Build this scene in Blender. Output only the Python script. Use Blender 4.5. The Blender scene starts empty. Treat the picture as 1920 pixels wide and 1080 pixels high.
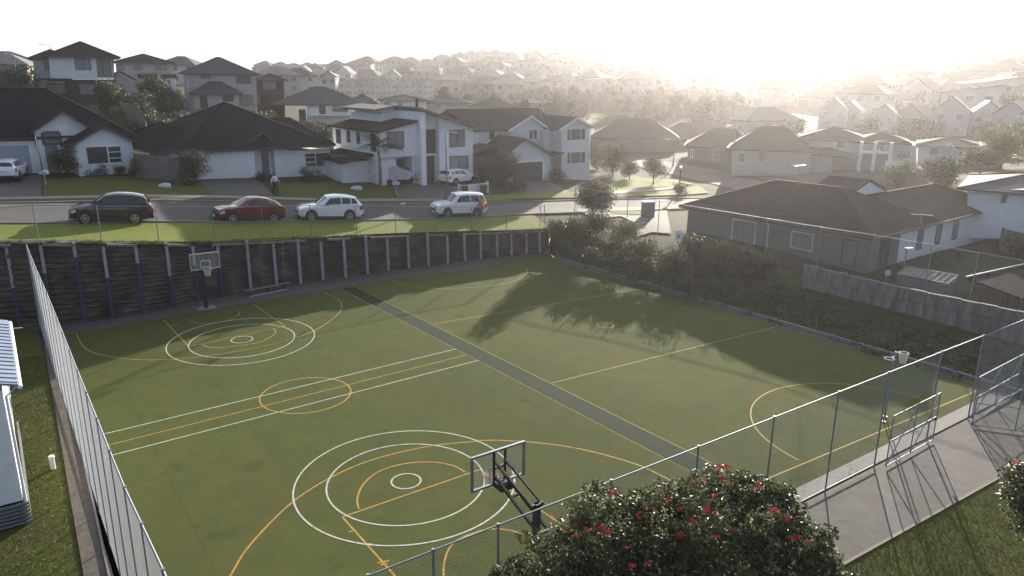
import bpy, bmesh, math, random
import numpy as np
from mathutils import Vector, Matrix
R = math.radians
random.seed(7); rng = np.random.default_rng(7)
scene = bpy.context.scene
COL = scene.collection

# ------------------------------------------------------------------ camera, sky, sun, exposure
FPX, PIT, ROL, HC = 1390.0, .2727, .0107, 14.0
SUN_AZ, SUN_EL = R(18.8), R(12.9)
cam_d = bpy.data.cameras.new('camera'); cam = bpy.data.objects.new('camera', cam_d); COL.objects.link(cam)
cam_d.sensor_width = 36; cam_d.lens = 36*FPX/1920; cam_d.clip_start = .2; cam_d.clip_end = 6000
_U = Vector((0, math.sin(PIT), math.cos(PIT))); _F = Vector((0, math.cos(PIT), -math.sin(PIT))); _X = Vector((1, 0, 0))
_r = math.cos(ROL)*_X + math.sin(ROL)*_U; _u = -math.sin(ROL)*_X + math.cos(ROL)*_U
cam.matrix_world = Matrix(((_r.x, _u.x, -_F.x, 0), (_r.y, _u.y, -_F.y, 0), (_r.z, _u.z, -_F.z, HC), (0, 0, 0, 1)))
scene.camera = cam
scene.view_settings.view_transform = 'Standard'; scene.view_settings.look = 'None'
scene.view_settings.exposure = 1.4; scene.view_settings.gamma = 1
scene.cycles.use_denoising = True
scene.cycles.max_bounces = 6; scene.cycles.diffuse_bounces = 3; scene.cycles.glossy_bounces = 2
scene.cycles.transmission_bounces = 3; scene.cycles.transparent_max_bounces = 12; scene.cycles.volume_bounces = 0

world = bpy.data.worlds.new('World'); scene.world = world; world.use_nodes = True
wn = world.node_tree.nodes; wl = world.node_tree.links; wn.clear()
w_out = wn.new('ShaderNodeOutputWorld'); w_bg = wn.new('ShaderNodeBackground'); w_sky = wn.new('ShaderNodeTexSky')
w_sky.sky_type = 'NISHITA'; w_sky.sun_disc = False; w_sky.sun_elevation = SUN_EL; w_sky.sun_rotation = SUN_AZ
w_sky.air_density = 1.0; w_sky.dust_density = 1.2; w_sky.ozone_density = 1.0
w_tc = wn.new('ShaderNodeTexCoord'); w_map = wn.new('ShaderNodeMapping'); w_map.inputs['Scale'].default_value = (1.0, 1.0, 3.2)
w_noise = wn.new('ShaderNodeTexNoise'); w_noise.inputs['Scale'].default_value = 2.6; w_noise.inputs['Detail'].default_value = 7; w_noise.inputs['Roughness'].default_value = .58
w_ramp = wn.new('ShaderNodeValToRGB'); w_ramp.color_ramp.elements[0].position = .30; w_ramp.color_ramp.elements[1].position = .66
w_sund = wn.new('ShaderNodeVectorMath'); w_sund.operation = 'DOT_PRODUCT'; w_sund.inputs[1].default_value = (math.sin(SUN_AZ)*math.cos(SUN_EL), math.cos(SUN_AZ)*math.cos(SUN_EL), math.sin(SUN_EL))
w_map2 = wn.new('ShaderNodeMapRange'); w_map2.inputs[1].default_value = -.2; w_map2.inputs[2].default_value = 1; w_map2.inputs[3].default_value = 0; w_map2.inputs[4].default_value = 1
w_pow = wn.new('ShaderNodeMath'); w_pow.operation = 'POWER'; w_pow.inputs[1].default_value = 2.3
w_cl = wn.new('ShaderNodeMixRGB'); w_cl.inputs[1].default_value = (3.0, 3.9, 5.6, 1); w_cl.inputs[2].default_value = (19, 19, 19, 1)   # cloud, brighter near the sun
w_mix = wn.new('ShaderNodeMixRGB')
w_mul = wn.new('ShaderNodeMath'); w_mul.operation = 'MULTIPLY_ADD'; w_mul.inputs[1].default_value = .5; w_mul.inputs[2].default_value = .48
wl.new(w_tc.outputs['Generated'], w_map.inputs['Vector']); wl.new(w_map.outputs[0], w_noise.inputs['Vector']); wl.new(w_noise.outputs['Fac'], w_ramp.inputs[0])
wl.new(w_tc.outputs['Generated'], w_sund.inputs[0]); wl.new(w_sund.outputs['Value'], w_map2.inputs[0]); wl.new(w_map2.outputs[0], w_pow.inputs[0]); wl.new(w_pow.outputs[0], w_cl.inputs[0])
wl.new(w_ramp.outputs[0], w_mul.inputs[0]); wl.new(w_mul.outputs[0], w_mix.inputs[0]); wl.new(w_sky.outputs[0], w_mix.inputs[1]); wl.new(w_cl.outputs[0], w_mix.inputs[2])
wl.new(w_mix.outputs[0], w_bg.inputs['Color']); w_bg.inputs['Strength'].default_value = .044
wl.new(w_bg.outputs[0], w_out.inputs['Surface'])

sun_d = bpy.data.lights.new('sun', 'SUN'); sun = bpy.data.objects.new('sun', sun_d); COL.objects.link(sun)
sun_d.energy = 5.0; sun_d.angle = R(.5); sun_d.color = (1, .90, .75)
_sv = Vector((math.sin(SUN_AZ)*math.cos(SUN_EL), math.cos(SUN_AZ)*math.cos(SUN_EL), math.sin(SUN_EL)))
sun.rotation_euler = _sv.to_track_quat('Z', 'Y').to_euler()

# ------------------------------------------------------------------ photo pixel -> world point
def ray(px, py):
    x = (px-960)/FPX; y = -(py-540)/FPX
    d = _r*x + _u*y + _F
    return d
def G(px, py, z=0.0):
    d = ray(px, py); t = (z-HC)/d.z
    return Vector((d.x*t, d.y*t, z))
def AtD(px, py, dist):                       # at a horizontal distance
    d = ray(px, py); t = dist/math.hypot(d.x, d.y)
    return Vector((d.x*t, d.y*t, HC+d.z*t))
def htop(base, px, py):                      # height reached above a base point along a pixel's ray
    d = ray(px, py); k = math.hypot(base.x, base.y)/math.hypot(d.x, d.y)
    return HC + d.z*k

# ------------------------------------------------------------------ terrain: a smooth sheet through surveyed points
CPZ = [ # px, py, z
 (-420,470,6.0),(-200,455,5.4),(0,452,4.75),(130,455,4.65),(255,456,4.35),(390,455,3.7),(518,450,3.25),(640,445,3.0),(760,438,2.7),(900,434,2.25),(1030,430,1.95),
 (-300,424,5.6),(0,421,4.85),(160,420,4.6),(300,418,4.3),(530,417,3.4),(760,415,2.85),(1000,402,2.3),(1200,398,1.8),(1330,392,1.5),
 (-300,386,5.8),(0,383,5.05),(300,378,4.5),(700,386,3.15),(960,381,2.6),(1140,375,2.1),(1250,374,1.8),(1380,366,1.5),
 (40,340,5.3),(200,326,5.3),(400,337,4.8),(480,334,4.6),(600,330,4.3),(790,346,3.6),(880,350,3.3),(1020,345,2.9),(1105,324,2.4),
 (1180,352,2.0),(1200,296,1.9),(1290,326,1.7),(1400,330,1.5),
 # right bank
 (1400,593,.05),(1500,624,.05),(1700,683,.05),(1830,722,.05),(1920,750,.1),
 (1120,450,1.5),(1237,432,1.9),(1330,470,1.7),(1440,492,1.5),(1540,540,1.0),(1720,570,.8),(1920,600,.5),(1720,492,1.4),(1900,460,1.3),(2100,560,1.0),
 (1900,420,1.2),
]
CPD = [ # px, py, distance
 (60,200,130),(150,190,132),(270,186,160),(420,214,126),(600,242,126),(-100,190,140),(-300,180,160),
 (120,215,112),(330,235,108),(560,260,108),(750,232,150),(900,238,140),
 (250,150,230),(0,160,260),(-300,150,300),(500,165,300),(650,186,310),(780,186,310),(550,150,430),(600,140,520),(350,146,480),(0,148,480),
 (850,165,330),(850,130,450),(1000,150,350),(1000,122,440),(1100,118,440),(1300,118,440),(1500,121,440),(1700,122,440),(1920,121,440),(2200,124,440),
 (1000,185,260),(1200,180,270),(1450,170,290),(1700,175,280),(1920,180,270),(2200,190,260),
 (1000,218,200),(1150,228,180),(1300,235,170),(1500,240,165),(1700,258,165),(1900,262,165),
 (1150,275,135),(1300,297,118),(1550,330,98),(1680,332,100),(1820,330,105),(1950,345,95),(2200,400,85),
 (1000,115,900),(1600,119,900),(300,150,900),(2300,124,900),(-400,150,900),
]
_cp = [G(*p) for p in CPZ] + [AtD(*p) for p in CPD]
_P = np.array([(p.x/100, p.y/100) for p in _cp]); _Z = np.array([p.z for p in _cp])
def _ker(r2): return .5*r2*np.log(np.maximum(r2, 1e-12))
def _fit():
    n = len(_P); K = _ker(((_P[:, None]-_P[None])**2).sum(2)) + np.eye(n)*2e-5
    Q = np.c_[np.ones(n), _P]; A = np.block([[K, Q], [Q.T, np.zeros((3, 3))]])
    return np.linalg.solve(A, np.r_[_Z, 0, 0, 0])
_W = _fit()
def Tn(xy):
    xy = np.asarray(xy, float)/100
    out = np.empty(len(xy))
    for i in range(0, len(xy), 4000):
        q = xy[i:i+4000]
        out[i:i+4000] = _ker(((q[:, None]-_P[None])**2).sum(2)) @ _W[:-3] + _W[-3] + q @ _W[-2:]
    return out
def T(x, y): return float(Tn([(x, y)])[0])
_tt = np.geomspace(40, 1100, 700)
def on(px, py, dmin=40):                     # where a pixel's ray meets the terrain
    d = ray(px, py); h = math.hypot(d.x, d.y)
    tt = _tt[_tt >= dmin]
    z = HC + d.z/h*tt; g = Tn(np.c_[d.x/h*tt, d.y/h*tt])
    k = np.argmax(z < g)
    if not (z[k] < g[k]): k = len(tt)-1
    a, b = (tt[k-1] if k else tt[k]), tt[k]
    for _ in range(20):
        m = (a+b)/2
        if HC + d.z/h*m < T(d.x/h*m, d.y/h*m): b = m
        else: a = m
    return Vector((d.x/h*b, d.y/h*b, T(d.x/h*b, d.y/h*b)))

# ------------------------------------------------------------------ helpers
def tag(o, label=None, cat=None, group=None, kind=None):
    if label: o['label'] = label
    if cat: o['category'] = cat
    if group: o['group'] = group
    if kind: o['kind'] = kind
    return o
def empty(name, loc, rz=0, label=None, cat=None, group=None):
    o = bpy.data.objects.new(name, None); o.empty_display_size = .3; o.location = loc; o.rotation_euler = (0, 0, rz); COL.objects.link(o)
    return tag(o, label, cat, group)
def relink(o, parent):
    o.parent = parent
def copy_tree(o, parent=None):
    c = o.copy(); COL.objects.link(c)
    if parent: c.parent = parent
    for ch in KIDS.get(o.name, []):
        copy_tree(ch, c)
    return c
KIDS = {}
class MB:
    def __init__(s): s.v = []; s.f = []; s.m = []
    def add(s, vs, fs, mi=0):
        b = len(s.v); s.v += [tuple(v) for v in vs]
        for f in fs: s.f.append(tuple(b+i for i in f)); s.m.append(mi)
    def box(s, x0, x1, y0, y1, z0, z1, mi=0):
        s.add([(x0,y0,z0),(x1,y0,z0),(x1,y1,z0),(x0,y1,z0),(x0,y0,z1),(x1,y0,z1),(x1,y1,z1),(x0,y1,z1)],
              [(3,2,1,0),(4,5,6,7),(0,1,5,4),(1,2,6,5),(2,3,7,6),(3,0,4,7)], mi)
    def bar(s, a, b, w, h, mi=0, up=(0,0,1)):
        a = Vector(a); b = Vector(b); d = (b-a).normalized(); u = Vector(up)
        if abs(d.dot(u)) > .98: u = Vector((0, 1, 0))
        x = d.cross(u).normalized()*w/2; y = x.cross(d).normalized()*h/2
        vs = [a-x-y, a+x-y, a+x+y, a-x+y, b-x-y, b+x-y, b+x+y, b-x+y]
        s.add(vs, [(3,2,1,0),(4,5,6,7),(0,1,5,4),(1,2,6,5),(2,3,7,6),(3,0,4,7)], mi)
    def tube(s, pts, r, n=8, mi=0, cap=True, closed=False):
        pts = [Vector(p) for p in pts]; rs = r if isinstance(r, (list, tuple)) else [r]*len(pts)
        rings = []; N = len(pts)
        for i, p in enumerate(pts):
            if closed: d = pts[(i+1) % N]-pts[i-1]
            else: d = pts[min(i+1, N-1)]-pts[max(i-1, 0)]
            d.normalize(); u = Vector((0,0,1)) if abs(d.z) < .95 else Vector((1,0,0))
            x = d.cross(u).normalized(); y = d.cross(x).normalized()
            rings.append([p + (x*math.cos(2*math.pi*k/n)+y*math.sin(2*math.pi*k/n))*rs[i] for k in range(n)])
        vs = [v for rg in rings for v in rg]; fs = []
        for i in range(N if closed else N-1):
            j = (i+1) % N
            for k in range(n): fs.append((i*n+k, i*n+(k+1) % n, j*n+(k+1) % n, j*n+k))
        if cap and not closed: fs += [tuple(range(n-1, -1, -1)), tuple((N-1)*n+k for k in range(n))]
        s.add(vs, fs, mi)
    def prism(s, poly, y0, y1, mi=0):          # polygon in x,z extruded along y
        n = len(poly)
        s.add([(x, y0, z) for x, z in poly]+[(x, y1, z) for x, z in poly],
              [tuple(range(n)), tuple(range(2*n-1, n-1, -1))]+[(i, i+n, (i+1) % n+n, (i+1) % n) for i in range(n)], mi)
    def plate(s, poly, z0, z1, mi=0):           # polygon in x,y extruded along z
        n = len(poly)
        s.add([(p[0], p[1], z0) for p in poly]+[(p[0], p[1], z1) for p in poly],
              [tuple(range(n-1, -1, -1)), tuple(range(n, 2*n))]+[(i, (i+1) % n, (i+1) % n+n, i+n) for i in range(n)], mi)
    def disc(s, c, r, n=24, axis='y', th=.02, mi=0, r_in=None):
        c = Vector(c); A = {'y': (Vector((1,0,0)), Vector((0,0,1)), Vector((0,1,0))), 'x': (Vector((0,1,0)), Vector((0,0,1)), Vector((1,0,0))), 'z': (Vector((1,0,0)), Vector((0,1,0)), Vector((0,0,1)))}[axis]
        P = [c+(A[0]*math.cos(2*math.pi*k/n)+A[1]*math.sin(2*math.pi*k/n))*r for k in range(n)]
        h = A[2]*th/2
        if r_in is None:
            s.add([p-h for p in P]+[p+h for p in P], [tuple(range(n)), tuple(range(2*n-1, n-1, -1))]+[(i, i+n, (i+1) % n+n, (i+1) % n) for i in range(n)], mi)
        else:
            Q = [c+(p-c)*(r_in/r) for p in P]; vs = [p-h for p in P]+[p+h for p in P]+[q-h for q in Q]+[q+h for q in Q]; fs = []
            for i in range(n):
                j = (i+1) % n
                fs += [(i, i+n, j+n, j), (2*n+i, 2*n+j, 3*n+j, 3*n+i), (i+n, 3*n+i, 3*n+j, j+n), (i, j, 2*n+j, 2*n+i)]
            s.add(vs, fs, mi)
    def build(s, name, mats, parent=None, smooth=False, fix=True):
        me = bpy.data.meshes.new(name); me.from_pydata(s.v, [], s.f)
        mats = mats if isinstance(mats, (list, tuple)) else [mats]
        for m in mats: me.materials.append(m)
        me.polygons.foreach_set('material_index', s.m)
        if smooth: me.polygons.foreach_set('use_smooth', [True]*len(s.f))
        if fix:
            bm = bmesh.new(); bm.from_mesh(me); bmesh.ops.recalc_face_normals(bm, faces=bm.faces); bm.to_mesh(me); bm.free()
        me.update()
        return link(name, me, parent)
def link(name, me, parent=None):
    o = bpy.data.objects.new(name, me); COL.objects.link(o)
    if parent is not None:
        o.parent = parent; KIDS.setdefault(parent.name, []).append(o)
    return o

# ------------------------------------------------------------------ materials
M = {}
def mat(key, col, rough=.7, var=.25, scale=3.0, bump=0, bscale=None, coord='Object', metal=0, spec=.4, col2=None, wave=None, detail=5, stretch=None, coat=0):
    m = bpy.data.materials.new(key); m.use_nodes = True; n = m.node_tree.nodes; l = m.node_tree.links
    b = n['Principled BSDF']; b.inputs['Roughness'].default_value = rough; b.inputs['Metallic'].default_value = metal; b.inputs['Specular IOR Level'].default_value = spec
    if coat: b.inputs['Coat Weight'].default_value = coat; b.inputs['Coat Roughness'].default_value = .05
    if coord == 'World':
        g = n.new('ShaderNodeNewGeometry'); vec = g.outputs['Position']
    else:
        g = n.new('ShaderNodeTexCoord'); vec = g.outputs[coord]
    if stretch:
        mp = n.new('ShaderNodeMapping'); mp.inputs['Scale'].default_value = stretch; l.new(vec, mp.inputs['Vector']); vs = mp.outputs[0]
    else: vs = vec
    t = n.new('ShaderNodeTexNoise'); t.inputs['Scale'].default_value = scale; t.inputs['Detail'].default_value = detail; t.inputs['Roughness'].default_value = .62
    l.new(vs, t.inputs['Vector'])
    c1 = tuple(max(0, c*(1-var)) for c in col); c2 = tuple(c*(1+var) for c in col) if col2 is None else col2
    r = n.new('ShaderNodeValToRGB'); e = r.color_ramp.elements; e[0].position = .3; e[1].position = .7
    e[0].color = (*c1, 1); e[1].color = (*c2, 1); l.new(t.outputs['Fac'], r.inputs[0]); l.new(r.outputs[0], b.inputs['Base Color'])
    hgt = None
    if wave:                                       # (axis, period, strength): boards or tile courses
        w = n.new('ShaderNodeTexWave'); w.wave_type = 'BANDS'; w.bands_direction = wave[0]; w.wave_profile = 'SAW'
        w.inputs['Scale'].default_value = .314/wave[1]; w.inputs['Distortion'].default_value = 0
        l.new(vec, w.inputs['Vector']); bp = n.new('ShaderNodeBump'); bp.inputs['Strength'].default_value = wave[2]; bp.inputs['Distance'].default_value = .02
        l.new(w.outputs['Fac'], bp.inputs['Height']); l.new(bp.outputs[0], b.inputs['Normal']); hgt = bp
    if bump:
        t2 = n.new('ShaderNodeTexNoise'); t2.inputs['Scale'].default_value = bscale or scale*6; t2.inputs['Detail'].default_value = 4; l.new(vs, t2.inputs['Vector'])
        bp2 = n.new('ShaderNodeBump'); bp2.inputs['Strength'].default_value = bump; bp2.inputs['Distance'].default_value = .03; l.new(t2.outputs['Fac'], bp2.inputs['Height'])
        if hgt: l.new(hgt.outputs[0], bp2.inputs['Normal'])
        l.new(bp2.outputs[0], b.inputs['Normal'])
    M[key] = m
    return m
def leafmat(key, c1, c2, rough=.45, trans=.25, scale=1.2, spec=.5):
    m = mat(key, c1, rough, .25, scale, col2=c2, spec=spec); n = m.node_tree.nodes; l = m.node_tree.links
    b = n['Principled BSDF']; o = n['Material Output']; tr = n.new('ShaderNodeBsdfTranslucent'); mx = n.new('ShaderNodeMixShader'); mx.inputs[0].default_value = trans
    src = b.inputs['Base Color'].links[0].from_socket; l.new(src, tr.inputs['Color'])
    l.new(b.outputs[0], mx.inputs[1]); l.new(tr.outputs[0], mx.inputs[2]); l.new(mx.outputs[0], o.inputs['Surface'])
    return m
def two_scale(m, c_big, fac=.5, scale=.12):         # a second, broad variation over a ground material
    n = m.node_tree.nodes; l = m.node_tree.links; b = n['Principled BSDF']; src = b.inputs['Base Color'].links[0].from_socket
    g = n.new('ShaderNodeNewGeometry'); t = n.new('ShaderNodeTexNoise'); t.inputs['Scale'].default_value = scale; t.inputs['Detail'].default_value = 4
    l.new(g.outputs['Position'], t.inputs['Vector']); r = n.new('ShaderNodeValToRGB'); r.color_ramp.elements[0].position = .42; r.color_ramp.elements[1].position = .62
    l.new(t.outputs['Fac'], r.inputs[0]); mu = n.new('ShaderNodeMath'); mu.operation = 'MULTIPLY'; mu.inputs[1].default_value = fac; l.new(r.outputs[0], mu.inputs[0])
    mx = n.new('ShaderNodeMixRGB'); mx.inputs[2].default_value = (*c_big, 1); l.new(mu.outputs[0], mx.inputs[0]); l.new(src, mx.inputs[1]); l.new(mx.outputs[0], b.inputs['Base Color'])

mat('turf', (.082,.096,.030), .95, .30, 55, bump=.5, bscale=140, coord='World', spec=.06, stretch=(1,1.6,1)); two_scale(M['turf'], (.104,.103,.032), .6, .16); two_scale(M['turf'], (.062,.082,.028), .4, .9); two_scale(M['turf'], (.060,.066,.030), .35, .055)
def seams(m, ang, period, dark):
    n = m.node_tree.nodes; l = m.node_tree.links; b = n['Principled BSDF']; src = b.inputs['Base Color'].links[0].from_socket
    g = n.new('ShaderNodeNewGeometry'); v = n.new('ShaderNodeVectorMath'); v.operation = 'DOT_PRODUCT'; v.inputs[1].default_value = (math.cos(ang)/period, math.sin(ang)/period, 0); l.new(g.outputs['Position'], v.inputs[0])
    fr = n.new('ShaderNodeMath'); fr.operation = 'FRACT'; l.new(v.outputs['Value'], fr.inputs[0]); lt = n.new('ShaderNodeMath'); lt.operation = 'LESS_THAN'; lt.inputs[1].default_value = .012; l.new(fr.outputs[0], lt.inputs[0])
    mu = n.new('ShaderNodeMath'); mu.operation = 'MULTIPLY'; mu.inputs[1].default_value = dark; l.new(lt.outputs[0], mu.inputs[0])
    mx = n.new('ShaderNodeMixRGB'); mx.blend_type = 'MULTIPLY'; mx.inputs[2].default_value = (.55,.55,.55,1); l.new(mu.outputs[0], mx.inputs[0]); l.new(src, mx.inputs[1]); l.new(mx.outputs[0], b.inputs['Base Color'])
seams(M['turf'], R(35.2), 3.7, .35)
def scuffs(m, col, fac, scale):
    two_scale(m, col, fac, scale); r = [x for x in m.node_tree.nodes if x.bl_idname == 'ShaderNodeValToRGB'][-1]; r.color_ramp.elements[0].position = .63; r.color_ramp.elements[1].position = .69
scuffs(M['turf'], (.135,.13,.06), .30, 1.9); scuffs(M['turf'], (.05,.06,.025), .45, .7)
mat('turf_dark', (.022,.038,.022), .9, .3, 55, bump=.5, bscale=140, coord='World', spec=.1)
mat('line_white', (.43,.45,.40), .85, .35, 7, coord='World')
mat('line_orange', (.37,.21,.03), .85, .35, 7, coord='World')
scuffs(M['line_white'], (.16,.17,.11), .8, 3.5); scuffs(M['line_orange'], (.13,.12,.04), .8, 3.1)
mat('grass_lawn', (.066,.082,.016), .9, .45, 9, bump=1, bscale=38, coord='World', spec=.1, col2=(.12,.125,.03)); two_scale(M['grass_lawn'], (.095,.085,.035), .5, .5)
mat('grass_verge', (.125,.150,.012), .9, .3, 4, bump=1, bscale=22, coord='World', spec=.2); two_scale(M['grass_verge'], (.11,.13,.02), .5, .25)
mat('terrain', (.030,.036,.014), .95, .5, 1.3, bump=1, bscale=6, coord='World', spec=.15); two_scale(M['terrain'], (.045,.040,.026), .7, .035)
mat('asphalt', (.052,.048,.050), .85, .2, 5, bump=.3, bscale=60, coord='World'); two_scale(M['asphalt'], (.085,.082,.08), .6, .18)
mat('concrete', (.20,.19,.18), .85, .15, 3, bump=.3, bscale=40, coord='World'); two_scale(M['concrete'], (.19,.185,.18), .6, .5)
mat('strip_brown', (.105,.088,.076), .9, .35, 5, bump=.5, bscale=40, coord='World')
mat('drive', (.085,.078,.074), .85, .2, 3, bump=.3, bscale=40, coord='World')
mat('path', (.082,.076,.073), .85, .2, 12, bump=.4, bscale=90, coord='World'); two_scale(M['path'], (.070,.066,.066), .7, .6); two_scale(M['path'], (.125,.118,.112), .5, 1.7); two_scale(M['path'], (.075,.08,.06), .5, .25)
seams(M['path'], R(34), 3.4, .9)
mat('soil', (.028,.024,.018), .95, .5, 4, bump=.8, bscale=18, coord='World')
mat('galv', (.24,.26,.30), .58, .15, 6, metal=.7)
mat('galv_wire', (.24,.26,.29), .55, .1, 6, metal=.5)
mat('steel_black', (.018,.018,.020), .5, .3, 5)
mat('alu', (.55,.56,.58), .35, .1, 4, metal=.9)
mat('timber_old', (.050,.040,.036), .9, .5, 1.1, bump=.8, bscale=9, stretch=(1,1,7), col2=(.16,.135,.12)); two_scale(M['timber_old'], (.028,.026,.026), .75, .8)
mat('timber_post', (.30,.30,.335), .85, .3, 3, bump=.4, bscale=12, stretch=(3,3,.7))
mat('timber_post_blue', (.045,.05,.10), .85, .25, 3, bump=.4, bscale=12, stretch=(3,3,.7))
mat('fence_timber', (.17,.155,.14), .9, .35, 1.5, bump=.4, stretch=(6,6,.6))
mat('block_wall', (.12,.115,.11), .9, .3, 1.4, bump=.3, stretch=(2.5,2.5,.5), col2=(.23,.225,.22))
mat('white_board', (.78,.80,.83), .6, .06, 1.5, wave=('Z', .19, .9))
mat('white_wall', (.77,.79,.81), .75, .07, 1.2, bump=.08)
mat('cream_board', (.44,.43,.42), .65, .08, 1.5, wave=('Z', .19, .9))
mat('grey_board', (.60,.63,.66), .6, .07, 1.5, wave=('Z', .17, .9))
mat('tan_brick', (.20,.185,.17), .85, .22, 9, wave=('Z', .09, .7))
mat('dark_brick', (.050,.045,.045), .85, .3, 8, wave=('Z', .09, .7))
mat('white_trim', (.78,.79,.80), .5, .05, 2)
mat('dark_trim', (.045,.045,.048), .5, .15, 2)
mat('roof_dark', (.016,.014,.019), .95, .35, 2.5, wave=('Z', .16, .9), spec=.06)
mat('roof_brown', (.040,.031,.032), .9, .3, 2.5, wave=('Z', .16, .9), spec=.10)
mat('roof_grey', (.048,.052,.062), .8, .2, 2, wave=('Z', .2, .9), spec=.2)
mat('roof_tan', (.15,.135,.125), .7, .2, 2, wave=('Z', .2, .7))
mat('roof_metal', (.22,.27,.36), .5, .12, 1, metal=.3)
mat('glass', (.045,.055,.065), .12, .3, .8, spec=.7)
mat('curtain_glass', (.20,.21,.22), .25, .25, 1.2, spec=.6, stretch=(9,9,.3))
mat('garage_white', (.70,.71,.72), .55, .06, 2, wave=('Z', .5, .8))
mat('garage_grey', (.33,.36,.42), .55, .08, 2, wave=('Z', .5, .8))
mat('garage_dark', (.055,.050,.050), .6, .15, 2, wave=('Z', .4, .8))
mat('timber_dark', (.060,.046,.040), .7, .25, 2, wave=('Z', .16, .9))
mat('door_dark', (.040,.036,.036), .5, .2, 3)
mat('door_grey', (.16,.17,.18), .5, .1, 3)
mat('car_black', (.012,.012,.016), .25, .1, 1, coat=1, metal=.4)
mat('car_red', (.16,.012,.014), .28, .12, 1, coat=1, metal=.4)
mat('car_white', (.72,.74,.76), .3, .04, 1, coat=1)
mat('car_silver', (.42,.43,.45), .3, .06, 1, coat=1, metal=.5)
mat('car_glass', (.020,.024,.030), .06, .2, 2, spec=.8)
mat('rubber', (.018,.018,.018), .85, .2, 6)
mat('plastic_black', (.022,.022,.024), .6, .2, 6)
mat('rim', (.42,.43,.45), .3, .1, 6, metal=.9)
mat('lamp_clear', (.62,.64,.66), .15, .1, 6, spec=.8)
mat('lamp_red', (.35,.012,.010), .25, .15, 6, spec=.7)
mat('plate', (.70,.70,.68), .5, .05, 6)
mat('red_rim', (.33,.045,.022), .5, .2, 6)
mat('net', (.62,.60,.56), .9, .12, 20)
mat('board_paint', (.55,.56,.56), .5, .1, 8)
mat('hivis', (.72,.13,.03), .75, .12, 8)
mat('skin', (.42,.27,.20), .55, .1, 8)
mat('hair', (.022,.016,.012), .7, .3, 12)
mat('cloth_white', (.62,.64,.68), .85, .12, 10)
mat('cloth_dark', (.035,.035,.042), .85, .25, 10)
mat('cloth_grey', (.17,.16,.15), .85, .2, 10)
mat('cover', (.48,.48,.50), .7, .18, 2)
mat('pole_grey', (.09,.09,.095), .6, .15, 4)
mat('trunk', (.060,.050,.042), .9, .4, 4, bump=.8, bscale=20, stretch=(3,3,.6))
mat('pale_trunk', (.17,.155,.13), .9, .3, 4, bump=.6, bscale=20, stretch=(2,2,4))
mat('far_wall_white', (.48,.48,.48), .8, .1, .4); mat('far_wall_cream', (.36,.33,.30), .8, .1, .4); mat('far_wall_brown', (.22,.19,.17), .8, .1, .4); mat('far_wall_grey', (.24,.24,.25), .8, .1, .4)
mat('far_roof', (.055,.05,.052), .8, .25, .4); mat('far_roof_light', (.16,.15,.15), .7, .2, .4)
leafmat('leaf_pohutukawa', (.050,.072,.020), (.145,.160,.055), .5, .38, 7, .4)
leafmat('leaf_pale', (.12,.13,.075), (.24,.24,.16), .4, .25, 7, .6)
leafmat('leaf_dark', (.016,.026,.010), (.045,.060,.022), .5, .25, 1.6)
leafmat('leaf_olive', (.045,.052,.018), (.10,.105,.035), .55, .35, 1.6)
leafmat('leaf_red', (.055,.022,.020), (.085,.050,.030), .55, .3, 1.6)
leafmat('leaf_bright', (.050,.075,.016), (.12,.15,.035), .5, .4, 1.2)
leafmat('leaf_palm', (.030,.040,.018), (.075,.085,.035), .5, .3, 1.2)
leafmat('leaf_far', (.020,.022,.015), (.038,.040,.022), .9, .05, .25, .1)
mat('leaf_litter', (.10,.06,.03), .9, .5, 6)
mat('petal_red', (.72,.035,.06), .6, .35, 30); mat('petal_pale', (.60,.13,.11), .6, .3, 30)
# ------------------------------------------------------------------ boundary of the raised ground: wall line, then foot of the right bank
def acrylic():
    m = bpy.data.materials.new('acrylic'); m.use_nodes = True; n = m.node_tree.nodes; l = m.node_tree.links; b = n['Principled BSDF']
    b.inputs['Base Color'].default_value = (.6,.65,.65,1); b.inputs['Roughness'].default_value = .12
    t = n.new('ShaderNodeBsdfTransparent'); x = n.new('ShaderNodeMixShader'); x.inputs[0].default_value = .1
    l.new(t.outputs[0], x.inputs[1]); l.new(b.outputs[0], x.inputs[2]); l.new(x.outputs[0], n['Material Output'].inputs['Surface']); M['acrylic'] = m
acrylic()
WALLPX = [(38,614),(150,606),(275,588),(405,560),(518,538),(605,526),(688,515),(760,504),(900,486),(1030,472)]
WALL = [G(x, y) for x, y in WALLPX]
_d = (WALL[1]-WALL[0]).normalized()
WALL = [WALL[0]-_d*30, WALL[0]-_d*15] + WALL
_rows = [(12,456),(118,456),(250,457),(388,457),(505,451),(596,447),(682,443),(756,440),(898,436),(1030,430)]
WTOP = [htop(p, *r) for p, r in zip(WALL[2:], _rows)]; WTOP = [WTOP[0]+1.0, WTOP[0]+.5] + WTOP
print('wall tops', [round(z, 2) for z in WTOP])
KERB = [G(x, y) for x, y in [(1030,487),(1150,521),(1330,574),(1500,624),(1700,683),(1830,722)]]
_k = (KERB[-1]-KERB[0]).normalized()
BANK = [k + Vector((.8,.6,0))*.55 for k in KERB] + [KERB[-1]+_k*12+Vector((.4,.3,0)), KERB[-1]+_k*30]
BLINE = WALL + BANK
def lerp_poly(line, n):
    L = [0]
    for a, b in zip(line, line[1:]): L.append(L[-1]+(b-a).length)
    out = []
    for i in range(n):
        s = L[-1]*i/(n-1); k = max(j for j in range(len(L)) if L[j] <= s+1e-9); k = min(k, len(line)-2)
        out.append(line[k].lerp(line[k+1], (s-L[k])/(L[k+1]-L[k])))
    return out
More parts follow.
